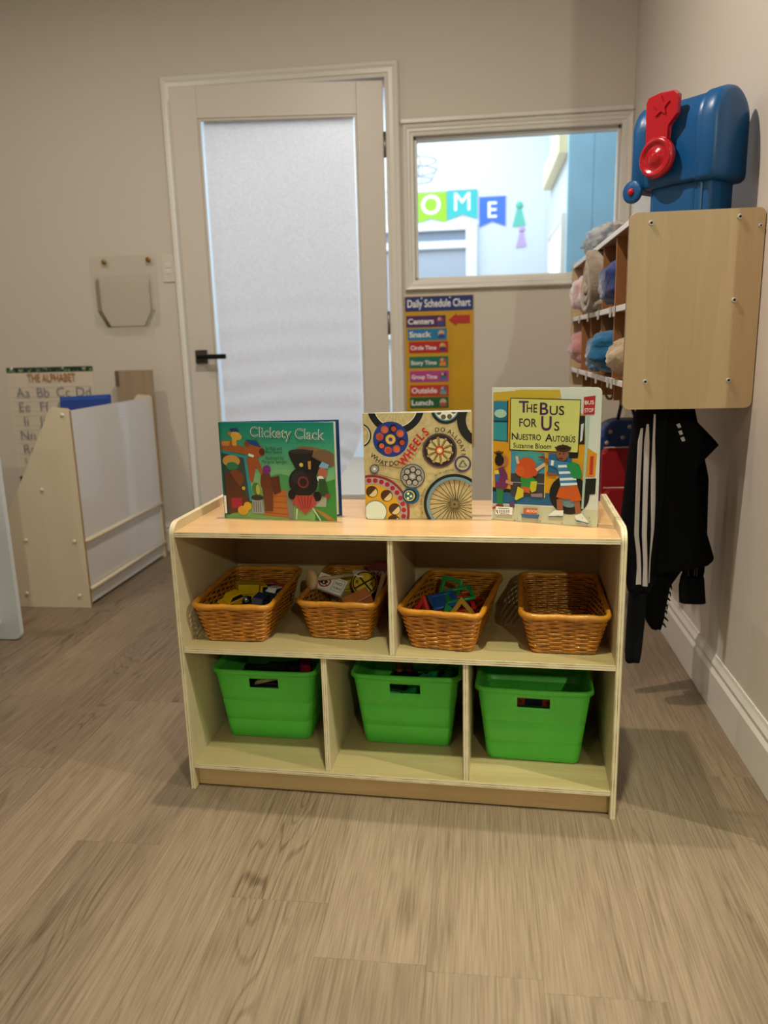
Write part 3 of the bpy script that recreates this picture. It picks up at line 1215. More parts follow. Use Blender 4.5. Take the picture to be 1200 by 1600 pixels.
a.line(.16, .80, .84, .20, .07, '#15120f')
a.text('R', .22, .42, .22, '#15120f', bold=.02)
a.text('R', .78, .42, .22, '#15120f', bold=.02)
a.build('print', t, loc=(-.03, -.0042, -.015))
t = thing('toy_warning_sign', 'yellow wooden sign board behind the white sign block', 'toy sign', in_basket(B2, .012, .055, .055), group='toy road signs')
t.rotation_euler = (radians(-55), 0, radians(24) + SROT)
box('board', -.045, .045, 0, .008, 0, .055, YS, t, .0015)
a = Art(.09, .055)
for (x0, y0, x1, y1) in ((.04, .06, .96, .06), (.04, .94, .96, .94), (.04, .06, .04, .94), (.96, .06, .96, .94)):
    a.line(x0, y0, x1, y1, .02, '#15120f')
a.build('print', t, loc=(-.045, -.0002, 0))
t = tag(box('wooden_block', -.030, .030, -.0165, .0165, 0, .030, mat('terracotta_wood', '#b8703e', .5, var=.12, vscale=50), bev=.0015), 'terracotta wooden block at the front of the sign basket', 'block')
t.location = in_basket(B2, .036, -.072, .058)
t.rotation_euler = (radians(18), radians(-20), radians(28) + SROT)
t = tag(box('wooden_bar', -.005, .005, -.012, .012, 0, .085, BEECH, bev=.001), 'plain wooden bar standing at the right of the sign basket', 'block')
t.location = in_basket(B2, .058, -.018, .032)
t.rotation_euler = (radians(-28), radians(14), SROT)
t = thing('toy_stop_sign', 'dark red octagonal toy sign at the back of the basket', 'toy sign', in_basket(B2, .050, .075, .052), group='toy road signs')
t.rotation_euler = (radians(-25), 0, radians(-6) + SROT)
prism('sign_board', [(.034 * cos(pi / 8 + k * pi / 4), .034 + .034 * sin(pi / 8 + k * pi / 4)) for k in range(8)], 'y', 0, .007, mat('sign_red', '#8e1c1c', .4), t, .001)
a = Art(.068, .068)
a.text('STOP', .5, .40, .3, '#e8d8cc', bold=.02)
a.build('lettering', t, loc=(-.034, -.0002, 0))
# small filler blocks under the signs
for k, (x, y, cc, lab) in enumerate(((-.030, -.080, '#cdb690', 'pale'), (.0, -.02, '#8a5a2c', 'brown'), (.02, .06, '#7a4a24', 'dark brown'), (-.03, .05, '#b58a50', 'tan'))):
    t = tag(box('wooden_block', -.024, .024, -.020, .020, 0, .042 if k else .048, mat('blk_%d' % k, cc, .5), bev=.002, seg=2), '%s wooden block under the toy signs in the basket' % lab, 'block')
    t.location = in_basket(B2, x, y, .0105)
    t.rotation_euler = (0, 0, .3 * k + SROT)


# ---- magnetic tile frames in the third basket
def tile(x, y, z, rot, colr, n, s, label, filled=None):
    t = thing('magnetic_tile', label, 'toy tile', in_basket(B3, x, y, z), group='magnetic tiles in the basket')
    t.rotation_euler = (rot[0], rot[1], rot[2] + B3.rotation_euler[2])
    m = mat('tile_' + colr.strip('#'), colr, .2, coat=.5)
    a0 = pi / 4 if n == 4 else pi / 2
    bm = bmesh.new()
    R0 = [s * .72, s * .72 - .011]
    lo, li, ho, hi = [], [], [], []
    for k in range(n):
        a = a0 + 2 * pi * k / n
        lo.append(bm.verts.new((R0[0] * cos(a), R0[0] * sin(a), 0)))
        ho.append(bm.verts.new((R0[0] * cos(a), R0[0] * sin(a), .006)))
        rr = R0[0] - (.013 if n == 4 else .020)
        li.append(bm.verts.new((rr * cos(a), rr * sin(a), 0)))
        hi.append(bm.verts.new((rr * cos(a), rr * sin(a), .006)))
    for k in range(n):
        q = (k + 1) % n
        bm.faces.new((ho[k], ho[q], hi[q], hi[k]))
        bm.faces.new((lo[q], lo[k], li[k], li[q]))
        bm.faces.new((lo[k], lo[q], ho[q], ho[k]))
        bm.faces.new((li[q], li[k], hi[k], hi[q]))
    bmesh.ops.bevel(bm, geom=list(bm.edges), offset=.0012, segments=2, affect='EDGES', profile=.5)
    bm_obj('frame', bm, m, t, True)
    if filled:
        rr = R0[0] - (.0125 if n == 4 else .0195)
        prism('clear_pane', [(rr * cos(a0 + 2 * pi * k / n), rr * sin(a0 + 2 * pi * k / n)) for k in range(n)], 'z', .0022, .0038, m, t)
    return t


GR, BL, RD, OR, PU, YE = '#1c9a4e', '#1c5fb4', '#c01a20', '#d8742a', '#7a1a78', '#c8a23a'
tile(-.018, .060, 0.068, (radians(68), 0, radians(-30)), GR, 4, .058, 'green square tile frame standing up in the basket')
tile(.012, .012, 0.074, (radians(8), radians(-10), radians(20)), GR, 4, .062, 'green square tile frame lying on top of the pile')
tile(-.018, -.012, 0.066, (radians(10), radians(-8), radians(28)), BL, 4, .060, 'blue square tile frame under the green one', True)
tile(.016, -.010, 0.060, (radians(12), radians(-9), radians(22)), RD, 4, .064, 'red square tile frame in the middle of the pile')
tile(-.050, -.070, 0.065, (radians(70), 0, radians(-14)), RD, 3, .045, 'red triangle tile leaning at the left front of the basket')
tile(.008, -.030, 0.053, (radians(8), radians(-6), radians(26)), OR, 4, .060, 'orange square tile frame edge-on in the pile')
tile(.028, -.020, 0.052, (radians(24), 0, radians(50)), PU, 4, .050, 'purple square tile in the right of the basket', True)
tile(.030, -.045, 0.060, (radians(28), radians(6), radians(20)), YE, 3, .052, 'yellow triangle tile frame at the right of the basket')
tile(.010, -.070, 0.054, (radians(30), radians(10), radians(40)), GR, 3, .050, 'green triangle tile at the front of the basket')
tile(-.020, .030, 0.050, (radians(6), 0, radians(10)), BL, 3, .055, 'blue triangle tile at the back of the pile', True)
tile(.030, .060, 0.044, (radians(10), 0, radians(70)), RD, 4, .056, 'red square tile frame low at the back of the pile')
for k, cc in enumerate((RD, YE, BL, GR, OR, PU)):
    tile((-.03, .03, -.03, .03, 0, .01)[k], (-.05, -.05, .03, .04, .0, .01)[k], .0105 + .0065 * (0, 0, 0, 0, 1, 2)[k], (0, 0, .4 * k), cc, 4, .052, '%s square tile flat at the bottom of the tile basket' % ('red', 'yellow', 'blue', 'green', 'orange', 'purple')[k])

# ---- green plastic bins
GREEN = mat('green_plastic', '#58cc45', .38, spec=.5, var=.04, vscale=12)
NH = .178


def make_bin():
    hw0, hl0, hw1, hl1 = .0965, .090, .1165, .110
    hx, hz0, hz1 = .034, .134, .157
    grooves = [.045, .052, .095, .102]
    zs = sorted([0, .004, .02, .0445, .0465, .0485, .0505, .070, .0945, .0965, .0985, .1005, .118, hz0, hz1, .166, NH])
    bm = bmesh.new()
    rings = []
    for z in zs:
        t = z / NH
        hw, hl = hw0 + (hw1 - hw0) * t, hl0 + (hl1 - hl0) * t
        if z in (.0465, .0485, .0965, .0985):
            hw, hl = hw - .0014, hl - .0014
        if z == 0:
            hw, hl = hw - .004, hl - .004
        r = .014
        pts = []
        for sgn in (1, -1):                                     # front (-y) then back
            cs = [(-(hw - r) + (2 * (hw - r)) * i / 12) for i in range(13)]
            cs = sorted(cs + [-hx, hx])
            for x in cs:
                # slight outward bow of the long wall
                pts.append((sgn * x, -sgn * (hl + .003 * t * (1 - (x / hw) ** 2))))
            for i in range(1, 6):
                a = -pi / 2 + (pi / 2) * i / 6
                pts.append((sgn * (hw - r + r * cos(a)), sgn * (-(hl - r) + r * sin(a))))
            for i in range(0, 9):
                y = -(hl - r) + 2 * (hl - r) * i / 8
                pts.append((sgn * hw, sgn * y))
            for i in range(1, 6):
                a = (pi / 2) * i / 6
                pts.append((sgn * (hw - r + r * cos(a)), sgn * ((hl - r) + r * sin(a))))
        rings.append([bm.verts.new((p[0], p[1], z)) for p in pts])
    n = len(rings[0])
    for j in range(len(zs) - 1):
        for i in range(n):
            a, b = rings[j][i], rings[j][(i + 1) % n]
            c, d = rings[j + 1][(i + 1) % n], rings[j + 1][i]
            if zs[j] >= hz0 - 1e-6 and zs[j + 1] <= hz1 + 1e-6:
                mx = (a.co.x + b.co.x) / 2
                if abs(mx) < hx - 1e-4 and abs(a.co.y) > .07 and abs(b.co.y) > .07:
                    continue
            bm.faces.new((a, b, c, d))
    bm.faces.new(rings[0])
    # rolled rim
    top = rings[-1]
    prev = top
    for dx, dz in ((.005, .001), (.0075, -.002), (.0078, -.010)):
        ring = []
        for v in top:
            d = Vector((v.co.x / .1165, v.co.y / .110, 0))
            m = max(abs(d.x), abs(d.y))
            nx = math.copysign(1, v.co.x) if abs(d.x) > .985 else (math.copysign(.7, v.co.x) if abs(d.x) > .9 and abs(d.y) > .9 else 0)
            ny = math.copysign(1, v.co.y) if abs(d.y) > .985 else (math.copysign(.7, v.co.y) if abs(d.x) > .9 and abs(d.y) > .9 else 0)
            if nx and ny:
                nx, ny = nx * .75, ny * .75
            ring.append(bm.verts.new((v.co.x + nx * dx, v.co.y + ny * dx, v.co.z + dz)))
        for i in range(n):
            bm.faces.new((prev[i], prev[(i + 1) % n], ring[(i + 1) % n], ring[i]))
        prev = ring
    me = bm_obj('body', bm, GREEN, smooth=True)
    md = me.modifiers.new('wall', 'SOLIDIFY')
    md.thickness = .0022
    md.offset = -1
    # embossed uprights on the front and back walls
    ribs = []
    for sgn, x in ((1, -.032), (1, .032), (-1, -.032), (-1, .032)):
        bm = bmesh.new()
        if True:
            for (za, zb) in ((.0525, .0935),):
                ya = -sgn * (hl0 + (hl1 - hl0) * za / NH + .0010)
                yb = -sgn * (hl0 + (hl1 - hl0) * zb / NH + .0018)
                for (xx, w) in ((x, .0012),):
                    vs = [bm.verts.new(p) for p in ((xx - w, ya + sgn * .002, za), (xx + w, ya + sgn * .002, za), (xx + w, yb + sgn * .002, zb), (xx - w, yb + sgn * .002, zb), (xx - w * .4, ya - sgn * .0006, za), (xx + w * .4, ya - sgn * .0006, za), (xx + w * .4, yb - sgn * .0006, zb), (xx - w * .4, yb - sgn * .0006, zb))]
                    for f in ((4, 5, 6, 7), (0, 1, 5, 4), (1, 2, 6, 5), (2, 3, 7, 6), (3, 0, 4, 7)):
                        bm.faces.new([vs[k] for k in f])
        ribs.append(bm_obj('rib', bm, GREEN))
    return [me] + ribs


bin_parts = make_bin()


def storage_bin(u, v, rz, label, first=False):
    t = thing('storage_bin', label, 'bin', S(u, v, ZBOT + .0005), (0, 0, SROT + rz), 'green bins on the bottom shelf')
    for src in bin_parts:
        o = src if first else src.copy()
        if not first:
            COL.objects.link(o)
        o.parent = t
    return t


N1 = storage_bin(.145, .219, radians(.5), 'green plastic bin with dark toy track pieces, left on the bottom shelf', True)
N2 = storage_bin(.470, .226, radians(0), 'green plastic bin with green and brown toy pieces, between the other bins')
N3 = storage_bin(.752, .188, radians(-1.5), 'nearly empty green plastic bin, right on the bottom shelf')
# contents of the first bin
DARK = mat('dark_plastic', '#15161a', .35)
rnd = random.Random(2)
for k in range(9):
    t = thing('track_piece', 'black toy track piece in the left green bin', 'toy track', in_basket(N1, (-.055, .0, .055)[k % 3], (-.050, .0, .050)[k // 3], .008 + .036 * (k % 2)), group='black track pieces in the left bin')
    t.rotation_euler = (rnd.uniform(-.08, .08), rnd.uniform(-.08, .08), rnd.uniform(-.3, .3) + SROT)
    t.scale = (1, 1, 2.0)
    box('track', -.045, .045, -.018, .018, 0, .034, DARK, t, .003)
    for sy in (-1, 1):
        box('rail', -.045, .045, sy * .010 - .003, sy * .010 + .003, .033, .038, DARK, t, .0008)
t = tag(tube('wooden_stick', [(-.055, 0, 0), (.05, 0, .03)], .005, BEECH, None, 10), 'thin wooden stick seen through the handle hole of the left bin', 'stick')
t.location = in_basket(N1, .0, -.074, .122)
t.rotation_euler = (0, 0, SROT)
t = thing('toy_tube', 'red ribbed toy tube standing in the left green bin', 'toy', in_basket(N1, .062, .030, .088), (0, 0, SROT))
lathe('tube_body', [(0, 0), (.014, 0), (.015, .004)] + [(.0150 + (.0012 if k % 2 else 0), .01 + k * .006) for k in range(12)] + [(.015, .088), (0, .09)], mat('dull_red', '#8e1c22', .4), t, 18)
for k, (x, y, z, l) in enumerate(((-.05, .02, .085, .13), (.01, .04, .085, .12), (-.02, -.03, .085, .14), (.03, -.02, .09, .11))):
    t = tag(box('toy_rail', -l / 2, l / 2, -.007, .007, 0, .01, DARK, bev=.001), 'long black toy rail on top of the left bin pile', 'toy track', 'long black rails in the left bin')
    t.location = in_basket(N1, x * .5, y, z + .036)
    t.rotation_euler = (.1, .05 * k, .5 * k + SROT)
# contents of the second bin
G2 = mat('toy_green', '#1c8a44', .3, coat=.3)
BR = mat('toy_brown', '#8a4a1c', .5)
for k, (x, y, z, l, rx, ry, rz, m, nm) in enumerate((
        (.030, .010, .112, .13, .1, -.35, .75, G2, 'green'), (.055, -.020, .108, .12, .1, -.3, .9, G2, 'green'), (-.010, -.030, .100, .13, 0, -.3, .85, G2, 'green'),
        (.075, .03, .100, .10, 0, -.2, 1.1, G2, 'green'), (.010, -.065, .120, .11, 0, -.35, .6, G2, 'green'), (-.045, -.060, .112, .07, 0, .2, .2, G2, 'green'))):
    t = thing('toy_bar', 'green plastic toy bar in the middle bin', 'toy', in_basket(N2, x, y, z), group='green bars in the middle bin')
    t.rotation_euler = (rx, ry, rz + SROT)
    box('bar', -l / 2, l / 2, -.008, .008, -.006, .006, m, t, .002, 2)
    for sx_ in (-1, 1):
        box('end_cap', sx_ * l / 2 - .003, sx_ * l / 2 + .003, -.009, .009, -.007, .007, m, t, .002)
for k, (x, y) in enumerate(((-.035, .045), (-.012, .05))):
    t = thing('toy_figure', ('brown' if k else 'tan') + ' wooden peg figure in the middle bin', 'toy', in_basket(N2, x, y, .118), (0, 0, SROT))
    lathe('peg', [(0, 0), (.009, 0), (.010, .006), (.007, .022), (.0045, .027), (.008, .034), (.009, .040), (.006, .047), (0, .049)], BR if k else mat('toy_tan', '#a8642c', .5), t, 16)
rnd = random.Random(8)
for k in range(8):
    t = tag(box('toy_block', -.03, .03, -.03, .03, 0, .05, DARK if k % 2 else mat('deep_green', '#10381c', .4), bev=.003), 'dark toy block at the bottom of the middle bin', 'block', 'dark blocks in the middle bin')
    t.location = in_basket(N2, (-.055, .01, .06, -.03)[k % 4] * .8, (-.045, .045)[(k // 2) % 2] * .9, .008 + .051 * (k // 4))
    t.rotation_euler = (0, 0, rnd.uniform(-.2, .2) + SROT)
# a dark bar with two red ends hanging behind the handle hole of the third bin
t = thing('toy_bracket', 'dark toy bar with two red ends behind the right bin handle hole', 'toy', in_basket(N3, 0, -.086, .131), (0, 0, N3.rotation_euler[2]))
box('bar', -.036, .036, 0, .012, -.004, .027, mat('navy_plastic', '#11162a', .35), t, .002)
RB = mat('brick_red', '#8a2a14', .4)
for sx_ in (-1, 1):
    e = box('end_block', sx_ * .027 - .009, sx_ * .027 + .009, -.005, .001, -.003, .026, RB, t, .002)
    lathe('stud', [(0, 0), (.0035, 0), (.0035, .002), (0, .002)], mat('stud_dark', '#5e1a0c', .4), e, 12, M=xform((0, -1, 0), (sx_ * .027, -.005, .010)))


# ------------------------------------------------------------------ picture books standing on the shelf
def book(name, label, u, v, w, h, af, ab, th, cover, back_m, rc=0.0, lean=0.0):
    t = thing(name, label, 'book', S(u, v, ZTOP + .0006), (lean, 0, SROT), 'picture books on the toy shelf')
    ct = .003
    fc = prism('front_cover', rrect(0, w, 0, h, (0, rc, rc, 0), 4), 'y', 0, ct, cover, t)
    fc.rotation_euler = (0, 0, af)
    bc = prism('back_cover', rrect(0, w, 0, h, (0, rc, rc, 0), 4), 'y', -ct, 0, back_m, t)
    bc.location = (0, th, 0)
    bc.rotation_euler = (0, 0, ab)
    PAGE = mat('page_paper', '#e6dfcf', .8)
    pb = prism('page_block', [(.002, .0), (w - .006, 0), (w - .006, th * .35), (.002, th * .45)], 'z', .004, h - .004, PAGE, t)
    pb.location = (0, th - ct - th * .47, 0)
    pb.rotation_euler = (0, 0, ab)
    prism('spine', [(-.002, 0), (.001, 0), (.001, th), (-.002, th)], 'z', 0, h, cover, t)
    return t, fc


TEAL = mat('cover_teal', '#178f7c', .35, coat=.3)
NAVY = mat('cover_navy', '#143a78', .35, coat=.3)
t1, fc = book('picture_book', 'teal picture book about a train, leftmost on the shelf', .073, .136, .259, .211, radians(-5.0), radians(4.5), .012, TEAL, NAVY)
a = Art(.259, .211)
F = lambda X, Y: ((X - 85) / 980, (1000 - Y) / 830)


def FP(*q):
    return [F(*p) for p in q]


nb = 16
for k in range(nb):
    g = k / (nb - 1)
    c = [int(p + (q - p) * g) for p, q in zip((0x9c, 0xc4, 0x84), (0x12, 0x8c, 0x7a))]
    a.rect(0, .30 + .7 * k / nb, 1, .30 + .7 * (k + 1) / nb, '#%02x%02x%02x' % tuple(c))
a.rect(0, 0, 1, .30, '#7fae62')
a.disc(*F(600, 760), .17, '#4f9a5c', ry=.15)
a.poly(FP((900, 700), (1068, 640), (1068, 1005), (880, 1005)), '#3f8a3c')
a.poly(FP((870, 890), (1000, 1002), (1068, 1002), (960, 930)), '#b07a35')
a.disc(*F(900, 430), .16, '#8a6a48', ry=.05, rot=-12)
a.disc(*F(990, 470), .10, '#7a5f45', ry=.07, rot=-20)
a.poly(FP((505, 760), (640, 740), (665, 990), (430, 970)), '#b36a2e')
for k in range(4):
    a.line(*F(480 - k * 8, 800 + k * 48), *F(648 + k * 4, 800 + k * 52), .004, '#7d431a')
a.poly(FP((640, 760), (700, 720), (700, 1000), (655, 1000)), '#7f8377')
a.poly(FP((900, 740), (990, 800), (980, 880), (880, 880)), '#a3a795')
# railway carriage, roof and passengers on the left
a.poly(FP((85, 400), (300, 450), (335, 860), (120, 975), (95, 970)), '#3a4a46')
a.poly(FP((85, 400), (310, 455), (310, 480), (88, 430)), '#2f8f96')
a.poly(FP((285, 450), (318, 460), (345, 840), (318, 850)), '#2f97a0')
a.poly(FP((85, 325), (180, 325), (350, 415), (320, 445), (85, 405)), '#a35a2c')
a.poly(FP((95, 330), (175, 330), (165, 370), (100, 370)), '#c98a4c')
a.poly(FP((195, 262), (235, 270), (232, 372), (192, 366)), '#d9a640')
a.disc(*F(232, 285), .052, '#dcae48', ry=.034, rot=-18)
a.disc(*F(175, 265), .016, '#c0762c')
a.poly(FP((178, 222), (245, 218), (262, 252), (190, 250)), '#1c3f78')
a.poly(FP((310, 470), (410, 465), (455, 600), (440, 620), (400, 560), (385, 560), (355, 685), (330, 670)), '#a4542a')
a.disc(*F(385, 400), .085, '#a9582c', ry=.062, rot=-20)
a.disc(*F(325, 352), .026, '#8a4420')
a.disc(*F(452, 420), .026, '#5a2a16', ry=.03)
a.poly(FP((315, 315), (410, 325), (448, 385), (345, 355)), '#1b4a86')
a.poly(FP((335, 432), (380, 448), (375, 470), (330, 455)), '#efe9dc')
a.disc(*F(175, 500), .08, '#c9954a', ry=.05)
a.disc(*F(180, 545), .055, '#2c7a52', ry=.035)
a.disc(*F(205, 650), .075, '#7a4424', ry=.075)
a.poly(FP((110, 600), (160, 600), (320, 860), (300, 930), (140, 960), (110, 880)), '#5c3320')
a.disc(*F(270, 735), .016, '#d8a82a')
a.poly(FP((150, 825), (245, 820), (250, 905), (155, 915)), '#a8243a')
a.disc(*F(475, 680), .052, '#6a3a24', ry=.09)
a.poly(FP((430, 620), (500, 620), (530, 760), (520, 930), (450, 930), (440, 760)), '#6b3822')
a.disc(*F(485, 570), .036, '#7a2a80', ry=.036)
a.poly(FP((510, 640), (590, 620), (600, 760), (540, 785)), '#5f2c1e')
a.disc(*F(380, 735), .034, '#4f7a34', ry=.05)
a.disc(*F(398, 745), .018, '#b9b148', ry=.045)
a.poly(FP((330, 800), (440, 805), (430, 850), (445, 955), (335, 950), (345, 850)), '#9b9d9c')
a.disc(*F(388, 815), .056, '#35302e', ry=.024)
for x in (355, 375, 395, 415):
    a.line(*F(x, 850), *F(x - 3, 940), .006, '#5b5d5e')
a.disc(*F(255, 930), .05, '#d8a02c', ry=.04)
a.disc(*F(298, 890), .036, '#dca830', ry=.036)
# locomotive
a.poly(FP((870, 450), (960, 500), (900, 640), (850, 560)), '#15130f')
a.disc(*F(965, 590), .04, '#b4654a', ry=.045)
a.poly(FP((935, 540), (965, 495), (1022, 520), (1010, 555), (950, 545)), '#7fb0d8')
a.disc(*F(945, 640), .030, '#e6e6e2', ry=.024)
a.poly(FP((930, 640), (985, 640), (1015, 790), (930, 790)), '#2f4f2e')
a.disc(*F(1000, 785), .02, '#9a3a30')
a.poly(FP((680, 420), (760, 398), (898, 402), (860, 500), (845, 560), (740, 560), (700, 480)), '#211f1f')
a.disc(*F(790, 412), .105, '#33302f', ry=.018)
a.disc(*F(788, 525), .017, '#d6c860')
a.poly(FP((845, 495), (872, 490), (868, 560), (848, 565)), '#c98a44')
a.disc(*F(797, 670), .126, '#1b1a1b', 32, ry=.122)
a.disc(*F(770, 635), .07, '#2a292a', 24, ry=.06)
a.ring(*F(798, 672), .050, .034, '#7a2a30', 24)
a.disc(*F(798, 672), .034, '#2a2122')
a.disc(*F(696, 780), .034, '#131213', ry=.042)
a.disc(*F(912, 790), .036, '#131213', ry=.042)
a.poly(FP((695, 850), (730, 785), (880, 785), (905, 855), (805, 945)), '#b2433c')
for x in (745, 775, 805, 835, 865):
    a.line(*F(x, 795), *F(805 + (x - 805) * .5, 900), .006, '#7a2420')
a.line(*F(735, 900), *F(725, 995), .012, '#c9c6b8')
a.line(*F(870, 890), *F(935, 1000), .012, '#c9c6b8')
a.rect(.0, 0, .012, 1, '#0f6d60')
a.rect(.004, .05, .026, .24, '#f2f2ee')
# lettering
a.text('Clickety Clack', *F(678, 300), .118, '#e9f2ec', bold=.012, width=.645, rot=-2.2)
a.text('Clickety Clack', *F(678, 300), .118, '#143c40', bold=-.016, width=.634, rot=-2.2)
a.text('by Rob and', *F(560, 402), .040, '#123a36', width=.14)
a.text('Amy Spence', *F(560, 432), .040, '#123a36', width=.15)
a.text('illustrated by', *F(562, 482), .040, '#123a36', width=.16)
a.text('Margaret Spengler', *F(562, 514), .040, '#123a36', width=.225)
a.build('cover_print', fc)

# second book: wheels
TANC = mat('cover_tan', '#c9b583', .45, var=.12, vscale=90)
t2, fc = book('picture_book', 'square tan picture book covered in wheels, middle of the three', .391, .139, .226, .226, radians(2.6), radians(11), .011, TANC, mat('cover_white', '#dfe3e4', .4))
a = Art(.226, .226)
F = lambda X, Y: ((X - 65) / 1045, (1135 - Y) / 1040)
q = 1 / 1045
BLK, NV = '#15161a', '#1c3a8c'
a.ring(*F(380, 20), 280 * q, 215 * q, BLK, 40)
a.ring(*F(380, 20), 215 * q, 207 * q, '#e8e2cc', 40)
for k in range(14):
    g = pi + k * pi / 13
    a.line(*F(380, 20), *F(380 + 205 * cos(g), 20 - 205 * sin(g)), 3 * q, '#ddd4b0', False)
a.disc(*F(325, 348), 173 * q, NV, 36)
for k in range(8):
    g = 2 * pi * k / 8 + .25
    cx, cy = 325 + 110 * cos(g), 348 + 110 * sin(g)
    a.disc(*F(cx, cy), 38 * q, '#c2563c' if k % 3 else '#1a1410', 14)
    a.disc(*F(cx + 6, cy + 6), 26 * q, '#cf6a48' if k % 2 else '#b9482f', 14)
a.disc(*F(325, 348), 70 * q, '#182c66', 24)
a.disc(*F(325, 348), 50 * q, '#d9a43c', 24)
a.ring(*F(325, 348), 38 * q, 30 * q, '#e8c878', 20)
a.disc(*F(325, 348), 18 * q, '#3a3a8c', 14)
a.ring(*F(20, 305), 118 * q, 104 * q, BLK, 40)
a.ring(*F(20, 305), 104 * q, 96 * q, '#ece6d0', 40)
a.disc(*F(865, 60), 146 * q, '#1c1f22', 40)
a.disc(*F(865, 60), 120 * q, '#5f8fa8', 36)
a.disc(*F(865, 60), 108 * q, '#e9ead8', 36)
for g in (20, 65, 110, 155):
    a.disc(*F(865 + 76 * cos(radians(g)), 60 + 84 * sin(radians(g))), 24 * q, '#6a5a48', 14)
a.disc(*F(865, 60), 34 * q, '#6a5a48', 16)
a.ring(*F(1230, 170), 262 * q, 178 * q, '#1a1b1d', 44)
# wooden wheel with yellow spokes
a.disc(*F(800, 460), 168 * q, '#5a4644', 40)
a.ring(*F(800, 460), 152 * q, 118 * q, '#2a1c26', 36)
a.disc(*F(800, 460), 118 * q, '#cfc08e', 36)
for k in range(10):
    g = 2 * pi * k / 10 + .2
    a.line(*F(800 + 30 * cos(g), 460 + 30 * sin(g)), *F(800 + 132 * cos(g), 460 + 132 * sin(g)), 24 * q, '#c99a34', False)
a.layer()
for k in range(10):
    g = 2 * pi * k / 10 + .2
    a.line(*F(800 + 30 * cos(g + .1), 460 + 30 * sin(g + .1)), *F(800 + 128 * cos(g + .07), 460 + 128 * sin(g + .07)), 6 * q, '#7d5a1c', False)
a.disc(*F(800, 460), 44 * q, '#b8342c', 20)
a.disc(*F(800, 460), 28 * q, '#e0b870', 16)
a.disc(*F(800, 460), 14 * q, '#f0e8d8', 12)
# small badge wheel
a.disc(*F(1022, 590), 80 * q, '#4a3a6c', 28)
a.disc(*F(1022, 590), 62 * q, '#b9b48c', 26)
for k in range(3):
    g0, g1 = pi / 2 + 2 * pi * k / 3, pi / 2 + 2 * pi * (k + 1) / 3
    a.line(*F(1022 + 42 * cos(g0), 597 - 42 * sin(g0)), *F(1022 + 42 * cos(g1), 597 - 42 * sin(g1)), 18 * q, '#4f9a6a', False)
# chain and sprockets
a.line(*F(160, 590), *F(470, 635), 4 * q, '#3a3022')
a.line(*F(150, 675), *F(450, 760), 4 * q, '#3a3022')
a.disc(*F(160, 635), 46 * q, '#4a4a48', 20)
a.disc(*F(160, 635), 36 * q, '#9a9a98', 18)
a.disc(*F(160, 635), 14 * q, '#e6e4de', 12)
a.disc(*F(533, 708), 121 * q, '#4a4644', 36)
a.disc(*F(533, 708), 112 * q, '#9d9894', 36)
for k in range(7):
    g = 2 * pi * k / 7 + .3
    a.disc(*F(533 + 66 * cos(g), 708 + 66 * sin(g)), 34 * q, '#2c2a2a', 14)
    a.disc(*F(533 + 68 * cos(g), 710 + 68 * sin(g)), 24 * q, '#b0aaa2', 14)
a.disc(*F(533, 708), 22 * q, '#c6c0b6', 14)
# big pinkish wheel lower left
a.disc(*F(130, 1060), 370 * q, '#8c2a34', 56)
a.disc(*F(130, 1060), 345 * q, '#a79c9a', 56)
for k in range(12):
    g = radians(95 - k * 11.5)
    a.disc(*F(130 + 312 * cos(g), 1060 - 312 * sin(g)), 24 * q, '#a81c2c', 14)
a.disc(*F(130, 1060), 275 * q, '#d8a020', 44)
for (x, y) in ((130, 860), (275, 900), (352, 1035), (340, 1150)):
    a.disc(*F(x, y), 60 * q, '#4a2c16', 22)
    a.disc(*F(x + 4, y + 4), 48 * q, '#d8c494', 22, a0=-30, a1=150, rot=-105)
a.ring(*F(160, 1060), 118 * q, 104 * q, '#8a8a6a', 36)
a.disc(*F(160, 1060), 106 * q, '#dfe8da', 36)
# little hub beside it
a.disc(*F(515, 900), 85 * q, '#1f5a84', 26)
a.disc(*F(505, 900), 68 * q, '#15202c', 26)
a.disc(*F(500, 900), 54 * q, '#cfc070', 24)
a.disc(*F(497, 900), 44 * q, '#1f5a6a', 22)
for (x, y) in ((488, 880), (516, 905), (485, 925)):
    a.disc(*F(x, y), 13 * q, '#dfe6c0', 10)
# bicycle wheel lower right
a.ring(*F(940, 985), 300 * q, 272 * q, '#15181b', 56)
a.ring(*F(940, 985), 272 * q, 244 * q, '#6f94a4', 56)
a.layer()
for k in range(28):
    g = 2 * pi * k / 28
    a.line(*F(940 + 30 * cos(g + .5), 985 + 30 * sin(g + .5)), *F(940 + 242 * cos(g), 985 + 242 * sin(g)), 6 * q, '#2c2420', False)
a.disc(*F(940, 985), 40 * q, '#7a6a44', 22)
a.disc(*F(940, 985), 10 * q, '#15120f', 10)
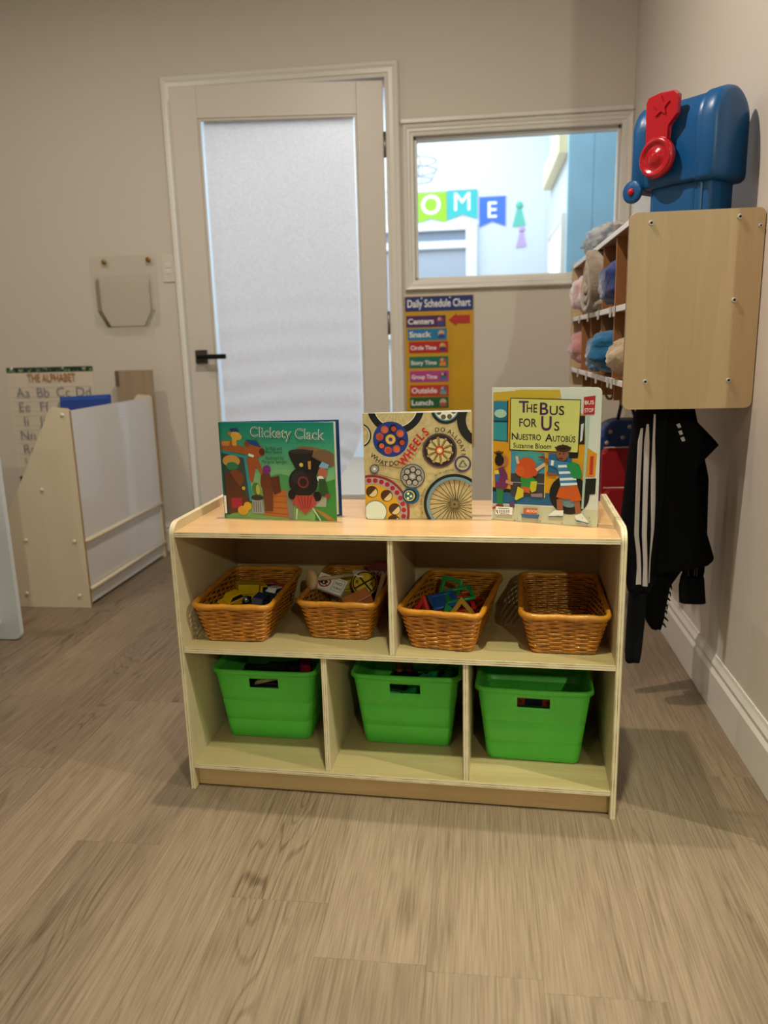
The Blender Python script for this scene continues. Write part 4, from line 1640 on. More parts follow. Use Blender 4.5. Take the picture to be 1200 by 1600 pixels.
# lettering
for ch, X, Y, r in (('W', 145, 528, -36), ('H', 190, 566, -28), ('A', 232, 590, -18), ('T', 270, 602, -10), ('D', 332, 603, 0), ('O', 382, 598, 8)):
    a.text(ch, *F(X, Y), .062, '#1a1516', r, .012)
for ch, X, Y, r in (('W', 478, 578, 48), ('H', 532, 512, 50), ('E', 574, 450, 50), ('E', 610, 398, 48), ('L', 645, 347, 44), ('S', 690, 306, 40)):
    a.text(ch, *F(X, Y), .108, '#c01c22', r, .03, sx=.82)
for ch, X, Y, r in (('D', 778, 278, -4), ('O', 830, 278, -8), ('A', 892, 297, -18), ('L', 926, 322, -30), ('L', 950, 352, -40), ('D', 975, 388, -52), ('A', 995, 425, -64), ('Y', 1006, 462, -76), ('?', 1012, 495, -86)):
    a.text(ch, *F(X, Y), .056, '#1a1516', r, .012)
a.arc_text('Giles Laroche', F(940, 985)[0], F(940, 985)[1], 330 * q, 122, 92, .032, '#4a4030', .004)
a.arc_text('April Jones Prince', F(940, 985)[0], F(940, 985)[1], 318 * q, 196, 152, .030, '#4a4030', .004)
a.build('cover_print', fc)

# third book: the bus
WHC = mat('cover_offwhite', '#d9ddd6', .35, coat=.2)
t3, fc = book('picture_book', 'tall picture book about a yellow bus, rightmost on the shelf', .660, .147, .216, .274, radians(-16.5), radians(-12.5), .010, WHC, WHC, rc=.010)
a = Art(.216, .274)


def F(X, Y):
    fx = (X - 92) / 1000
    return fx, (1335 + 75 * fx - Y) / (1250 + 92 * fx)


YB, YD = '#d99a1c', '#c07a14'
a.poly(FP((92, 200), (260, 170), (730, 170), (950, 330), (965, 620), (1070, 690), (1060, 910), (960, 920), (960, 1180), (92, 1180)), YB)
a.poly(FP((92, 110), (400, 95), (720, 90), (735, 165), (92, 195)), '#cdae38')
a.poly(FP((92, 88), (360, 82), (300, 110), (92, 125)), '#dfe2d2')
a.rect(0, 0, 1, .125, '#c9cbb2')
a.poly(FP((92, 1040), (290, 1060), (640, 1075), (700, 1200), (92, 1175)), '#1f5f8c')
a.poly(FP((92, 1020), (270, 1040), (290, 1075), (92, 1060)), '#14161a')
# windows on the left
a.poly(FP((98, 205), (235, 205), (232, 585), (98, 575)), '#1b6a80')
a.poly(FP((98, 205), (235, 205), (235, 300), (98, 300)), '#2a7fa6')
a.disc(*F(165, 320), .06, '#a9cfc0', ry=.04)
a.poly(FP((98, 405), (233, 405), (232, 575), (98, 565)), '#2f93a0')
a.line(*F(98, 392), *F(235, 392), .010, '#15201f')
a.line(*F(236, 200), *F(234, 590), .010, '#1a1a14')
# door and steps
a.poly(FP((272, 660), (600, 690), (600, 1120), (272, 1100)), '#3f8fae')
a.disc(*F(450, 730), .14, '#4aa0a0', ry=.06)
a.poly(FP((272, 885), (600, 885), (600, 1120), (272, 1105)), '#3b3d40')
a.line(*F(272, 970), *F(600, 985), .008, '#8f959a')
a.line(*F(602, 680), *F(600, 1120), .010, '#e0b030')
a.poly(FP((630, 690), (850, 690), (840, 900), (625, 905)), '#2a6a96')
a.poly(FP((820, 670), (905, 660), (900, 730), (820, 735)), '#15161a')
# front of the bus
a.poly(FP((905, 330), (955, 330), (955, 600), (905, 600)), '#1a1c1f')
a.poly(FP((920, 410), (945, 400), (935, 560), (915, 580)), '#d0d6d6')
a.disc(*F(830, 1090), .185, '#16171a', 36)
a.disc(*F(830, 1110), .10, '#6a8a96', 28)
a.poly(FP((975, 930), (1070, 925), (1065, 1080), (975, 1090)), '#141517')
a.poly(FP((1000, 700), (1050, 690), (1048, 910), (995, 905)), '#e0803a')
a.poly(FP((1012, 715), (1040, 710), (1038, 890), (1008, 890)), '#b5371f')
a.poly(FP((968, 320), (995, 320), (965, 1230), (945, 1225)), '#a9c4b8')
# bus stop sign
a.poly(FP((938, 155), (1040, 138), (1036, 315), (938, 318)), '#b02630')
a.text('BUS', *F(988, 222), .050, '#f4ece0', rot=3, bold=.01, width=.080)
a.text('STOP', *F(988, 295), .050, '#f4ece0', rot=3, bold=.008, width=.080)
# title panel, labels
a.poly(FP((262, 172), (915, 178), (902, 685), (258, 662)), '#15150f')
a.poly(FP((268, 180), (908, 186), (896, 677), (265, 655)), '#d2d37a')
PUR = '#4a1c56'
a.text('T', *F(390, 305), .150, PUR, bold=.02)
a.text('HE', *F(468, 305), .110, '#2a1630', bold=.012, width=.10)
a.text('B', *F(582, 325), .160, PUR, bold=.016)
a.text('US', *F(700, 325), .118, '#2a1630', bold=.012, width=.135)
a.text('FOR', *F(432, 440), .110, '#2a1630', bold=.012, width=.165)
a.text('U', *F(605, 470), .185, PUR, bold=.02, sx=.85)
a.text('S', *F(702, 472), .118, '#2a1630', bold=.012)
a.text('N', *F(308, 562), .090, '#2a1630', bold=.014)
a.text('UESTRO', *F(450, 564), .076, '#2a1630', bold=.012, width=.215)
a.text('A', *F(632, 574), .098, '#2a1630', bold=.014)
a.text('UTOBÚS', *F(772, 577), .076, '#2a1630', bold=.012, width=.205)
a.text('Suzanne Bloom', *F(475, 642), .066, '#1a1a12', bold=.004, width=.36)
# girl on the left
a.poly(FP((130, 1030), (205, 1040), (195, 1195), (140, 1190)), '#1f7a44')
a.poly(FP((120, 850), (200, 820), (240, 900), (250, 990), (215, 1045), (120, 1030)), '#6a2a5c')
a.poly(FP((115, 880), (170, 900), (150, 970), (118, 960)), '#2c5fa8')
a.poly(FP((110, 860), (150, 850), (160, 890), (118, 895)), '#d9c83c')
a.disc(*F(205, 770), .042, '#b06a50', ry=.052)
a.disc(*F(160, 760), .046, '#15120f', ry=.056)
for g in range(5):
    a.line(*F(150, 720), *F(110 + g * 22, 668 + abs(g - 2) * 6), .012, '#15120f', g == 0)
a.line(*F(225, 960), *F(295, 985), .030, '#c4866c')
a.poly(FP((95, 1210), (130, 1200), (130, 1225), (95, 1235)), '#a83a34')
a.poly(FP((130, 1185), (205, 1190), (205, 1210), (130, 1205)), '#8c2430')
# girl climbing in the middle
a.poly(FP((370, 900), (470, 900), (530, 960), (480, 1050), (380, 1050)), '#2c8a3e')
a.poly(FP((370, 1010), (465, 1020), (460, 1075), (395, 1065)), '#c45a24')
a.poly(FP((345, 1010), (400, 1040), (400, 1110), (330, 1145), (315, 1130)), '#c9c02c')
a.poly(FP((470, 960), (530, 960), (520, 1050), (480, 1070), (462, 1030)), '#c2bc2a')
a.disc(*F(425, 830), .095, '#c9501c', ry=.10)
a.disc(*F(365, 860), .045, '#cf5c24', ry=.05)
a.disc(*F(500, 860), .035, '#c24a1c', ry=.05)
a.line(*F(520, 850), *F(600, 790), .030, '#d8b49c')
a.line(*F(345, 790), *F(330, 720), .026, '#d8b49c')
a.poly(FP((260, 1170), (310, 1150), (315, 1210), (285, 1240)), '#5c3a66')
a.poly(FP((470, 1080), (580, 1075), (585, 1115), (475, 1110)), '#8c7a84')
# boy in stripes
a.line(*F(745, 1130), *F(752, 1245), .056, '#9a5a3c')
a.line(*F(905, 1150), *F(922, 1270), .052, '#9a5a3c')
a.poly(FP((745, 1005), (905, 995), (950, 1140), (850, 1155), (835, 1120), (815, 1135), (712, 1110)), '#c4591c')
a.poly(FP((640, 745), (800, 770), (860, 780), (905, 990), (750, 1015), (735, 900), (715, 830), (635, 800)), '#3d7cae')
a.layer()
for Y in (800, 862, 925, 975):
    a.poly(FP((722 + (Y - 800) * .15, Y), (866 + (Y - 800) * .2, Y - 8), (870 + (Y - 800) * .2, Y + 16), (726 + (Y - 800) * .15, Y + 24)), '#dfe8ea', False)
a.poly(FP((660, 752), (685, 755), (680, 806), (655, 803)), '#dfe8ea')
a.poly(FP((800, 800), (850, 765), (915, 790), (950, 890), (925, 930), (865, 925)), '#1f8a4a')
a.line(*F(590, 745), *F(640, 760), .034, '#8f5438')
for g in range(4):
    a.line(*F(595, 735), *F(535 + g * 14, 712 + (3 - g) * 8 - 8), .012, '#8f5438', g == 0)
a.line(*F(620, 880), *F(710, 890), .026, '#8f5438')
a.disc(*F(760, 690), .054, '#8f5438', ry=.066)
a.disc(*F(768, 640), .07, '#3a2415', ry=.034)
for g in range(7):
    a.line(*F(765, 645), *F(690 + g * 25, 600 + abs(g - 3) * 10), .014, '#3a2415', g == 0)
a.disc(*F(738, 690), .007, '#15120f', 8)
a.disc(*F(772, 690), .007, '#15120f', 8)
a.disc(*F(748, 735), .020, '#5a2418', 10, ry=.008)
a.poly(FP((640, 1290), (700, 1240), (785, 1240), (780, 1305), (660, 1310)), '#e6ebe6')
a.poly(FP((890, 1290), (950, 1265), (1020, 1360), (985, 1375), (905, 1340)), '#e6ebe6')
a.line(*F(645, 1302), *F(780, 1300), .012, '#3f6a86')
a.line(*F(905, 1338), *F(1010, 1368), .012, '#3f6a86')
a.poly(FP((130, 1205), (298, 1212), (294, 1290), (128, 1280)), '#f2f4f2')
a.layer()
for k in range(14):
    x = 168 + k * 7.6
    a.line(*F(x, 1238), *F(x, 1268), (.002 if k % 3 else .005), '#15161a', False)
a.line(*F(155, 1222), *F(262, 1226), .006, '#55585a', False)
a.line(*F(140, 1240), *F(150, 1275), .010, '#15161a', False)
a.line(*F(175, 1276), *F(270, 1280), .005, '#15161a', False)
a.poly(FP((405, 1220), (538, 1222), (535, 1310), (402, 1305)), '#c8643c')
a.poly(FP((380, 1275), (560, 1285), (548, 1325), (390, 1312)), '#3a6a96')
a.line(*F(425, 1250), *F(450, 1252), .018, '#d88a68')
a.text('BOOK', *F(492, 1262), .036, '#f0dccb', bold=.015)
rnd = random.Random(5)
a.layer()
for k in range(26):
    X, Y = rnd.uniform(300, 1060), rnd.uniform(1290, 1395)
    a.disc(*F(X, Y), rnd.uniform(.003, .009), '#8f917a', 7)
a.build('cover_print', fc)

# ------------------------------------------------------------------ cubby shelf on the right wall
MAPLE = wood('maple_panel', '#dcc49a', '#cbb084', 'Z', .42, .55, streak=.45)
CUBW = wood('cubby_wood', '#a97848', '#92623a', 'Z', .5, .8, streak=.4)
DKEDGE = mat('dark_edge', '#6a4a2c', .5)
WHITEP = mat('white_plastic', '#dfe0dd', .4)
CX0, CX1, CY0, CY1, CZ0, CZ1 = .335, .616, 1.844, 2.89, .80, 1.215
cub = thing('cubby_shelf', 'wall-mounted wooden cubby shelf with a plain end panel', 'shelf', (0, 0, 0))
prism('end_panel', rrect(.330, .616, .794, 1.226, .014, 6), 'y', 1.832, 1.844, MAPLE, cub, .0012, edge=DKEDGE)
for (x, z, r) in ((.376, 1.203, .0055), (.562, 1.208, .0055), (.379, .857, .0055), (.562, .857, .0055), (.562, 1.033, .0055), (.606, 1.188, .004)):
    sc = lathe('screw', [(0, 0), (r, 0), (r * 1.15, .0006), (r, .0026), (r * .55, .003), (r * .5, .0016), (0, .0016)], mat('screw_zinc', '#cfcdc6', .35, .2), cub, 18, M=xform((0, -1, 0), (x, 1.8318, z)))
    lathe('screw_socket', [(0, 0), (r * .45, 0), (r * .45, .0004), (0, .0004)], mat('socket_dark', '#26221c', .5), sc, 10, M=xform((0, -1, 0), (x, 1.8300, z)))
prism('far_panel', rrect(.330, .616, .794, 1.226, .014, 6), 'y', CY1, CY1 + .012, MAPLE, cub, .001, edge=DKEDGE)
box('top_board', CX0, CX1, CY0, CY1, 1.203, CZ1, CUBW, cub, .0008)
box('edge_strip', CX0 - .003, CX0, CY0, CY1, 1.2025, 1.2155, WHITEP, cub, .0005)
box('shelf_board', CX0 + .004, CX1, CY0, CY1, 1.020, 1.032, CUBW, cub, .0008)
box('shelf_board', CX0 + .004, CX1, CY0, CY1, .845, .857, CUBW, cub, .0008)
box('back_board', CX1 - .006, CX1, CY0, CY1, .80, 1.203, CUBW, cub, .0005)
DIVS = (2.045, 2.25, 2.455, 2.665)
for y in DIVS:
    box('divider', CX0 + .004, CX1 - .006, y - .004, y + .004, 1.032, 1.203, CUBW, cub, .0006)
    box('divider', CX0 + .004, CX1 - .006, y - .004, y + .004, .857, 1.020, CUBW, cub, .0006)
    box('divider', CX0 + .010, CX1 - .006, y - .004, y + .004, .80, .845, CUBW, cub, .0006)
for z in (1.020, .844):
    lr = box('label_rail', CX0 - .004, CX0 + .003, CY0, CY1, z, z + .014, WHITEP, cub, .001)
    for y in (1.99, *DIVS, 2.86):
        box('label_tag', CX0 - .007, CX0 - .0045, y - .014, y + .014, z - .011, z + .015, mat('tag_grey', '#b9b5ae', .5), lr, .0008)
HOOK = mat('hook_brass', '#8d7a52', .35, .9)
HY = (1.94, 2.08, 2.35, 2.62)
for y in HY:
    tube('coat_hook', [(.440, y, .8455), (.440, y, .80), (.440, y, .770), (.434, y, .761), (.425, y, .762), (.419, y, .770), (.417, y, .786)], .0045, HOOK, cub, 8)


# rolled and folded blankets in the cubbies
def blanket(name, label, y, z, ry, rz, colr, tint, seed, x=.43, rx=.105, e=.72, amp=.15, freq=2.6):
    ry, rz, x = ry * .93, rz * .86, x + .02
    m = mat('blanket_%d' % seed, colr, .95, spec=.1, bump=.9, bscale=130, var=.12, vscale=26, sheen=.5, tint=tint)
    return tag(lump(name, (0, 0, 0), (rx, ry, rz), m, None, e, amp, freq, seed, 32, 22, loc=(x, y, z)), label, 'blanket', 'blankets in the cubby shelf')


def roll_blanket(label, y, z, r, colr, tint, seed, x0=.318, x1=.52):
    """blanket rolled up, its spiral end facing the room"""
    m = mat('blanket_%d' % seed, colr, .95, spec=.1, bump=.9, bscale=160, sheen=.4, var=.1, tint=tint, vscale=30)
    bm = bmesh.new()
    turns, n, th = 3.0, 84, r / 3.6
    prev = None
    xs = (0, .006, x1 - x0 - .006, x1 - x0)
    for k in range(n + 1):
        g = 2 * pi * turns * k / n
        rr = r * (.12 + .88 * k / n)
        cols = []
        for side, rad in ((0, rr - th * .42), (1, rr + th * .42)):
            for j, xx in enumerate(xs):
                q = rad if 0 < j < 3 else rr + (rad - rr) * .45
                cols.append(bm.verts.new((xx + .004 * sin(g * 2), q * cos(g) * .92, q * sin(g))))
        if prev:
            for j in range(3):
                bm.faces.new((prev[j], prev[j + 1], cols[j + 1], cols[j]))
                bm.faces.new((prev[4 + j], cols[4 + j], cols[5 + j], prev[5 + j]))
            bm.faces.new((prev[0], cols[0], cols[4], prev[4]))
            bm.faces.new((prev[3], prev[7], cols[7], cols[3]))
        prev = cols
    return tag(bm_obj('rolled_blanket', bm, m, None, True, loc=(x0, y, z)), label, 'blanket', 'blankets in the cubby shelf')


blanket('folded_blanket', 'pink and white plaid blanket in the far top cubby', 2.775, 1.108, .088, .078, '#c98f96', '#efe6e2', 1, .40)
blanket('folded_blanket', 'teal fleece blanket in the top cubby beside the pink one', 2.560, 1.095, .085, .064, '#1f7f92', '#145a72', 2, .41)
roll_blanket('grey-beige knitted blanket rolled up in a top cubby', 2.352, 1.126, .090, '#b3a693', '#8c7f70', 3, .305)
blanket('folded_blanket', 'beige end of a knitted blanket under the rolled one', 2.352, 1.058, .085, .026, '#b8ac9a', '#9a8d7d', 12, .40, .10, .5, .1)
blanket('folded_blanket', 'navy blue patterned fleece blanket in a top cubby', 2.148, 1.100, .088, .070, '#1c2c66', '#3a4c86', 4, .40)
blanket('folded_blanket', 'dark grey cloth in the nearest top cubby', 1.945, 1.096, .070, .062, '#4a4540', '#2c2c34', 5, .47, .11)
blanket('folded_blanket', 'soft pink blanket in the far lower cubby', 2.775, .930, .086, .070, '#d39a96', '#b8777c', 6, .40)
blanket('folded_blanket', 'red and white checked cloth in a lower cubby', 2.560, .905, .082, .046, '#b85a52', '#e3d3cb', 7, .43)
blanket('folded_blanket', 'pink and teal cloth bundle in a middle lower cubby', 2.352, .935, .085, .075, '#c99aa4', '#3f8f88', 8, .42)
blanket('folded_blanket', 'bright blue fleece blanket bulging out of a lower cubby', 2.150, .925, .090, .066, '#2a78a8', '#1c5c8c', 9, .385, .115)
blanket('folded_blanket', 'fluffy cream blanket in the nearest lower cubby', 1.945, .915, .086, .056, '#c6b596', '#a8967a', 10, .40, .11)
blanket('folded_blanket', 'bright blue blanket corner hanging out below the lower cubby', 2.30, .890, .060, .030, '#3186b4', '#1c5c8c', 13, .335, .045)

# things on top of the cubby shelf
pb = thing('plastic_bag', 'crumpled clear plastic bag on top of the cubby shelf', 'bag', (.42, 2.58, 1.2158))
PLB = bpy.data.materials.new('clear_plastic')
PLB.use_nodes = True
_b = PLB.node_tree.nodes['Principled BSDF']
_b.inputs['Base Color'].default_value = (.72, .68, .64, 1)
_b.inputs['Roughness'].default_value = .12
_b.inputs['Alpha'].default_value = .55
lump('bag_film', (0, 0, .044), (.085, .19, .038), PLB, pb, .75, .24, 4, 21, 44, 24)
lump('wrapped_cloth', (.01, .05, .026), (.055, .12, .024), mat('taupe_cloth', '#6a5a52', .9, bump=.5), pb, .7, .2, 3, 22)
cp = thing('knit_cap', 'dark navy cap with an orange band beside the plastic bag', 'cap', (.44, 2.285, 1.2158))
lathe('crown', [(.0, .062), (.03, .058), (.055, .042), (.068, .018), (.070, .001), (.060, .001), (.0, .002)], mat('cap_navy', '#222838', .9, bump=.5), cp, 24)
tube('band', [(.0705 * cos(2 * pi * k / 30), .0705 * sin(2 * pi * k / 30), .012) for k in range(30)], .0085, mat('cap_orange', '#b8562a', .8), cp, 8, True)

# ------------------------------------------------------------------ toy mailbox on the cubby shelf
MB = mat('mailbox_blue', '#0a5590', .38, spec=.5, bump=.05, bscale=400)
RED = mat('flag_red', '#b50f22', .22, coat=.5)
XD, YD_ = Vector((.68, -.733, 0)), Vector((.733, .68, 0))
mc = Vector((.506, 1.881, 0)) - XD * .105 + YD_ * .07
mbx = thing('toy_mailbox', 'blue plastic toy mailbox with a red flag on the cubby shelf', 'mailbox', (mc.x, mc.y, 1.2165), (0, 0, math.atan2(-.733, .68)))
ZB = 1.300 - 1.2165


def arch(hw, zb, zs, n=18, r0=.010):
    pts = [(-hw + r0, zb), (hw - r0, zb), (hw - r0 * .3, zb + r0 * .3), (hw, zb + r0)]
    for k in range(n + 1):
        g = pi * k / n
        pts.append((hw * cos(g), zs + hw * sin(g)))
    pts += [(-hw, zb + r0), (-hw + r0 * .3, zb + r0 * .3)]
    return pts


def arch_body(name, secs, m, parent):
    """sections (x, half width, bottom, spring) lofted along x"""
    bm = bmesh.new()
    rings = [[bm.verts.new((x, p[0], p[1])) for p in arch(hw, zb, zs)] for x, hw, zb, zs in secs]
    n = len(rings[0])
    for A, B in zip(rings, rings[1:]):
        for k in range(n):
            bm.faces.new((A[k], A[(k + 1) % n], B[(k + 1) % n], B[k]))
    bm.faces.new(rings[0])
    bm.faces.new(rings[-1])
    o = bm_obj(name, bm, m, parent, True)
    sm = o.modifiers.new('edges', 'EDGE_SPLIT')
    sm.split_angle = radians(50)
    return o


zs = ZB + .13
secs = [(-.070, .066, ZB + .002, zs), (.062, .066, ZB + .002, zs), (.066, .069, ZB, zs), (.070, .0705, ZB, zs), (.074, .069, ZB, zs), (.077, .069, ZB, zs), (.080, .0705, ZB, zs), (.100, .0705, ZB, zs), (.110, .067, ZB + .004, zs), (.116, .058, ZB + .012, zs), (.118, .045, ZB + .025, zs)]
arch_body('mailbox_body', secs, MB, mbx)
arch_body('mailbox_door', [(-.106, .058, ZB + .010, zs), (-.104, .066, ZB + .003, zs), (-.100, .070, ZB - .001, zs), (-.078, .070, ZB - .001, zs), (-.074, .067, ZB + .001, zs), (-.070, .067, ZB + .001, zs)], MB, mbx)
for sy in (-1, 1):
    hg = lathe('hinge_disc', [(0, -.006), (.024, -.006), (.026, -.004), (.026, .004), (.024, .006), (.010, .006), (0, .006)], MB, mbx, 26, M=xform((0, sy, 0), (-.095, sy * .072, ZB + .002)))
    lathe('hinge_pin', [(0, .0), (.009, .0), (.008, .004), (.004, .006), (0, .0065)], RED, hg, 16, M=xform((0, sy, 0), (-.095, sy * .078, ZB + .002)))
prism('post_stub', rrect(-.064, .095, -.050, .050, .010, 4), 'z', 0, ZB + .006, MB, mbx)
prism('post_collar', rrect(-.056, .060, -.054, .054, .010, 4), 'z', .004, ZB - .012, MB, mbx)
box('post_rib', .066, .078, -.055, .055, .0005, ZB + .004, MB, mbx, .003)
fl = thing('flag_tmp', '', '', (0, 0, 0))
bpy.data.objects.remove(fl)
flag = prism('mailbox_flag', [(-.053, .150), (.002, .150), (.003, .212), (.027, .232), (.028, .272), (.018, .282), (-.020, .285), (-.050, .281), (-.056, .270)], 'y', -.088, -.073, RED, mbx, .0025)
lathe('flag_pivot', [(0, -.004), (.040, -.004), (.045, .0), (.045, .010), (.040, .016), (.034, .016), (.031, .011), (.022, .011), (.016, .016), (.008, .019), (0, .020)], RED, flag, 36, M=xform((0, -1, 0), (-.023, -.078, 1.364 - 1.2165)))
st = []
for k in range(10):
    g = pi / 2 + 2 * pi * k / 10
    rr = .023 if k % 2 == 0 else .0105
    st.append((-.014 + rr * cos(g), .254 + rr * sin(g)))
prism('star', st, 'y', -.0915, -.0875, RED, flag)

# ------------------------------------------------------------------ clothes on the hooks
BLACK = mat('black_cotton', '#0b0c10', .9, spec=.15, bump=.35, bscale=500)
CHAR = mat('charcoal_jersey', '#16181d', .9, spec=.15, bump=.35, bscale=400)
STRP = mat('stripe_white', '#cfc6c6', .7)


class Garment:
    def __init__(self, rows, y0, th, folds=3, amp=.006, seed=0):
        self.rows, self.y0, self.th, self.folds, self.amp, self.seed = rows, y0, th, folds, amp, seed

    def span(self, z):
        R_ = self.rows
        for a, b in zip(R_, R_[1:]):
            if a[0] >= z >= b[0]:
                t = (a[0] - z) / (a[0] - b[0] or 1)
                return a[1] + (b[1] - a[1]) * t, a[2] + (b[2] - a[2]) * t
        return R_[-1][1], R_[-1][2]

    def front(self, x, z, back=False):
        xl, xr = self.span(z)
        s = min(1, max(0, (x - xl) / (xr - xl)))
        p = max(0, 1 - (2 * s - 1) ** 4) ** .5
        fold = self.amp * sin(2 * pi * self.folds * s + self.seed + 3 * z) * p
        fold += .5 * self.amp * noise.noise(Vector((x * 30, self.seed, z * 9)))
        return self.y0 + (self.th * .7 * p if back else -self.th * p) + fold

    def build(self, name, m, parent, nz=46, nx=22):
        z1, z0 = self.rows[0][0], self.rows[-1][0]
        verts, faces = [], []
        n = 2 * nx
        for j in range(nz + 1):
            z = z1 + (z0 - z1) * j / nz
            xl, xr = self.span(z)
            for i in range(nx):
                x = xl + (xr - xl) * i / nx
                verts.append((x, self.front(x, z), z))
            for i in range(nx):
                x = xr + (xl - xr) * i / nx
                verts.append((x, self.front(x, z, True), z))
        for j in range(nz):
            for i in range(n):
                faces.append((j * n + i, j * n + (i + 1) % n, (j + 1) * n + (i + 1) % n, (j + 1) * n + i))
        faces.append(tuple(range(n)))
        faces.append(tuple(nz * n + i for i in range(n)))
        return obj(name, verts, faces, m, parent, True)

    def strip(self, name, path, w, m, parent, nz=40, lift=.0015):
        """ribbon along a path of (z, x[, width]) laid on the front"""
        verts, faces = [], []
        for j in range(nz + 1):
            z = path[0][0] + (path[-1][0] - path[0][0]) * j / nz
            for a, b in zip(path, path[1:]):
                if a[0] >= z >= b[0]:
                    t = (a[0] - z) / (a[0] - b[0])
                    x = a[1] + (b[1] - a[1]) * t
                    ww = w if len(a) < 3 else a[2] + (b[2] - a[2]) * t
                    break
            for q in (-.5, -.17, .17, .5):
                xx = x + q * ww
                verts.append((xx, self.front(xx, z) - lift, z))
            for q in (.5, -.5):
                xx = x + q * ww
                verts.append((xx, self.front(xx, z) + .0006, z))
        for j in range(nz):
            for i in range(6):
                faces.append((j * 6 + i, j * 6 + (i + 1) % 6, (j + 1) * 6 + (i + 1) % 6, (j + 1) * 6 + i))
        return obj(name, verts, faces, m, parent, True)


# black trousers with three white stripes, hung nearest the room
t = thing('track_trousers', 'black track trousers with three white side stripes on a hook', 'trousers', (0, 0, 0))
def adj(rows):
    return [(.9553 - (.9553 - r[0]) * .97, *[q * .97 if k == 0 or q > .1 else q for k, q in enumerate(r[1:])]) for r in rows]


g = Garment(adj([(.800, .400, .462), (.76, .385, .470), (.66, .376, .472), (.50, .366, .468), (.44, .368, .462), (.36, .378, .455), (.30, .392, .452)]), 1.930, .022, 2, .004, 1)
g.build('trouser_leg', BLACK, t)
for path in ([(.735, .4045, .006), (.70, .4015, .0115), (.60, .4015, .0115), (.46, .4035, .0115), (.41, .411, .010), (.37, .414, .010), (.325, .4145, .0135)],
             [(.745, .4185, .005), (.70, .418, .0120), (.60, .420, .0115), (.46, .4225, .0105), (.38, .4285, .0095), (.322, .4305, .0120)],
             [(.770, .4330, .004), (.70, .4335, .0055), (.62, .4365, .0110), (.55, .4400, .0115), (.47, .4425, .0080), (.40, .4400, .0035), (.33, .4405, .0030)]):
    g.strip('side_stripe', adj(path), .0095, STRP, t)
tube('hanging_loop', [(.415, 1.930, .79), (.417, 1.935, .792), (.420, 1.940, .776)], .003, BLACK, t, 6)

# black T-shirt behind it
t = thing('t_shirt', 'black short-sleeved T-shirt with three small white marks on the chest', 't-shirt', (0, 0, 0))
g = Garment([(.806, .43, .49), (.79, .42, .50), (.776, .415, .509), (.735, .41, .552), (.691, .41, .594), (.66, .41, .567), (.633, .41, .545), (.56, .41, .552), (.48, .41, .573), (.394, .41, .602), (.380, .41, .592), (.372, .41, .56), (.36, .42, .50)], 1.972, .018, 2.5, .004, 2)
g.build('shirt_body', BLACK, t)
for zc, xc in ((.741, .489), (.724, .494), (.708, .500)):
    yy = g.front(xc, zc) - .0012
    dx = .0055
    obj('chest_mark', [(xc - .0030, yy, zc - .0065), (xc + .0068, yy - .0002, zc - .0035), (xc + .0030, yy, zc + .0065), (xc - .0068, yy - .0002, zc + .0035),
                       (xc - .0030, yy + .002, zc - .0065), (xc + .0068, yy + .002, zc - .0035), (xc + .0030, yy + .002, zc + .0065), (xc - .0068, yy + .002, zc + .0035)],
        [(0, 1, 2, 3), (7, 6, 5, 4), (0, 4, 5, 1), (1, 5, 6, 2), (2, 6, 7, 3), (3, 7, 4, 0)], STRP, t)
tube('collar', [(.455 + .03 * cos(2 * pi * k / 20), 1.972 + .014 * sin(2 * pi * k / 20), .801) for k in range(20)], .005, BLACK, t, 8, True)

# charcoal leggings and a fringed scarf below, a cuffed sleeve behind the shirt
t = thing('leggings', 'charcoal leggings hanging lowest under the cubby shelf', 'leggings', (0, 0, 0))
g = Garment([(.775, .42, .48), (.55, .40, .47), (.33, .400, .47), (.29, .398, .448), (.2, .396, .444), (.12, .395, .440), (.092, .398, .436)], 2.010, .016, 1, .003, 4)
g.build('legging', CHAR, t)
t = thing('fringed_scarf', 'black knitted scarf with a ragged fringe beside the leggings', 'scarf', (0, 0, 0))
g = Garment([(.775, .46, .52), (.5, .445, .545), (.345, .44, .54), (.30, .442, .512), (.25, .445, .505), (.20, .452, .50), (.178, .468, .494)], 2.035, .010, 2, .003, 6)
g.build('scarf', BLACK, t)
rnd = random.Random(3)
for k in range(7):
    z = .30 - .018 * k
    xl, xr = g.span(z)
    tube('fringe', [(xr - .008, 2.035, z + .006), (xr + .002, 2.033, z), (xr + rnd.uniform(.001, .010), 2.032, z - rnd.uniform(.004, .014))], [.004, .003, .0015], BLACK, t, 6)
t = thing('cuffed_jacket', 'dark jacket with pinstriped sleeve and ribbed cuff behind the T-shirt', 'jacket', (0, 0, 0))
g = Garment([(.78, .47, .54), (.60, .50, .585), (.42, .525, .592), (.345, .534, .590), (.338, .530, .588), (.325, .528, .592), (.27, .533, .597)], 2.010, .012, 2, .003, 8)
g.build('sleeve', BLACK, t)
for x in (.546, .562, .567):
    g.strip('pinstripe', [(.43, x), (.342, x)], .0012, mat('pin_grey', '#6a6a70', .7), t, 16)
g2 = Garment([(.335, .530, .589), (.310, .526, .592), (.265, .530, .598)], 2.008, .018, 9, .002, 0)
g2.build('ribbed_cuff', CHAR, t, 16, 40)

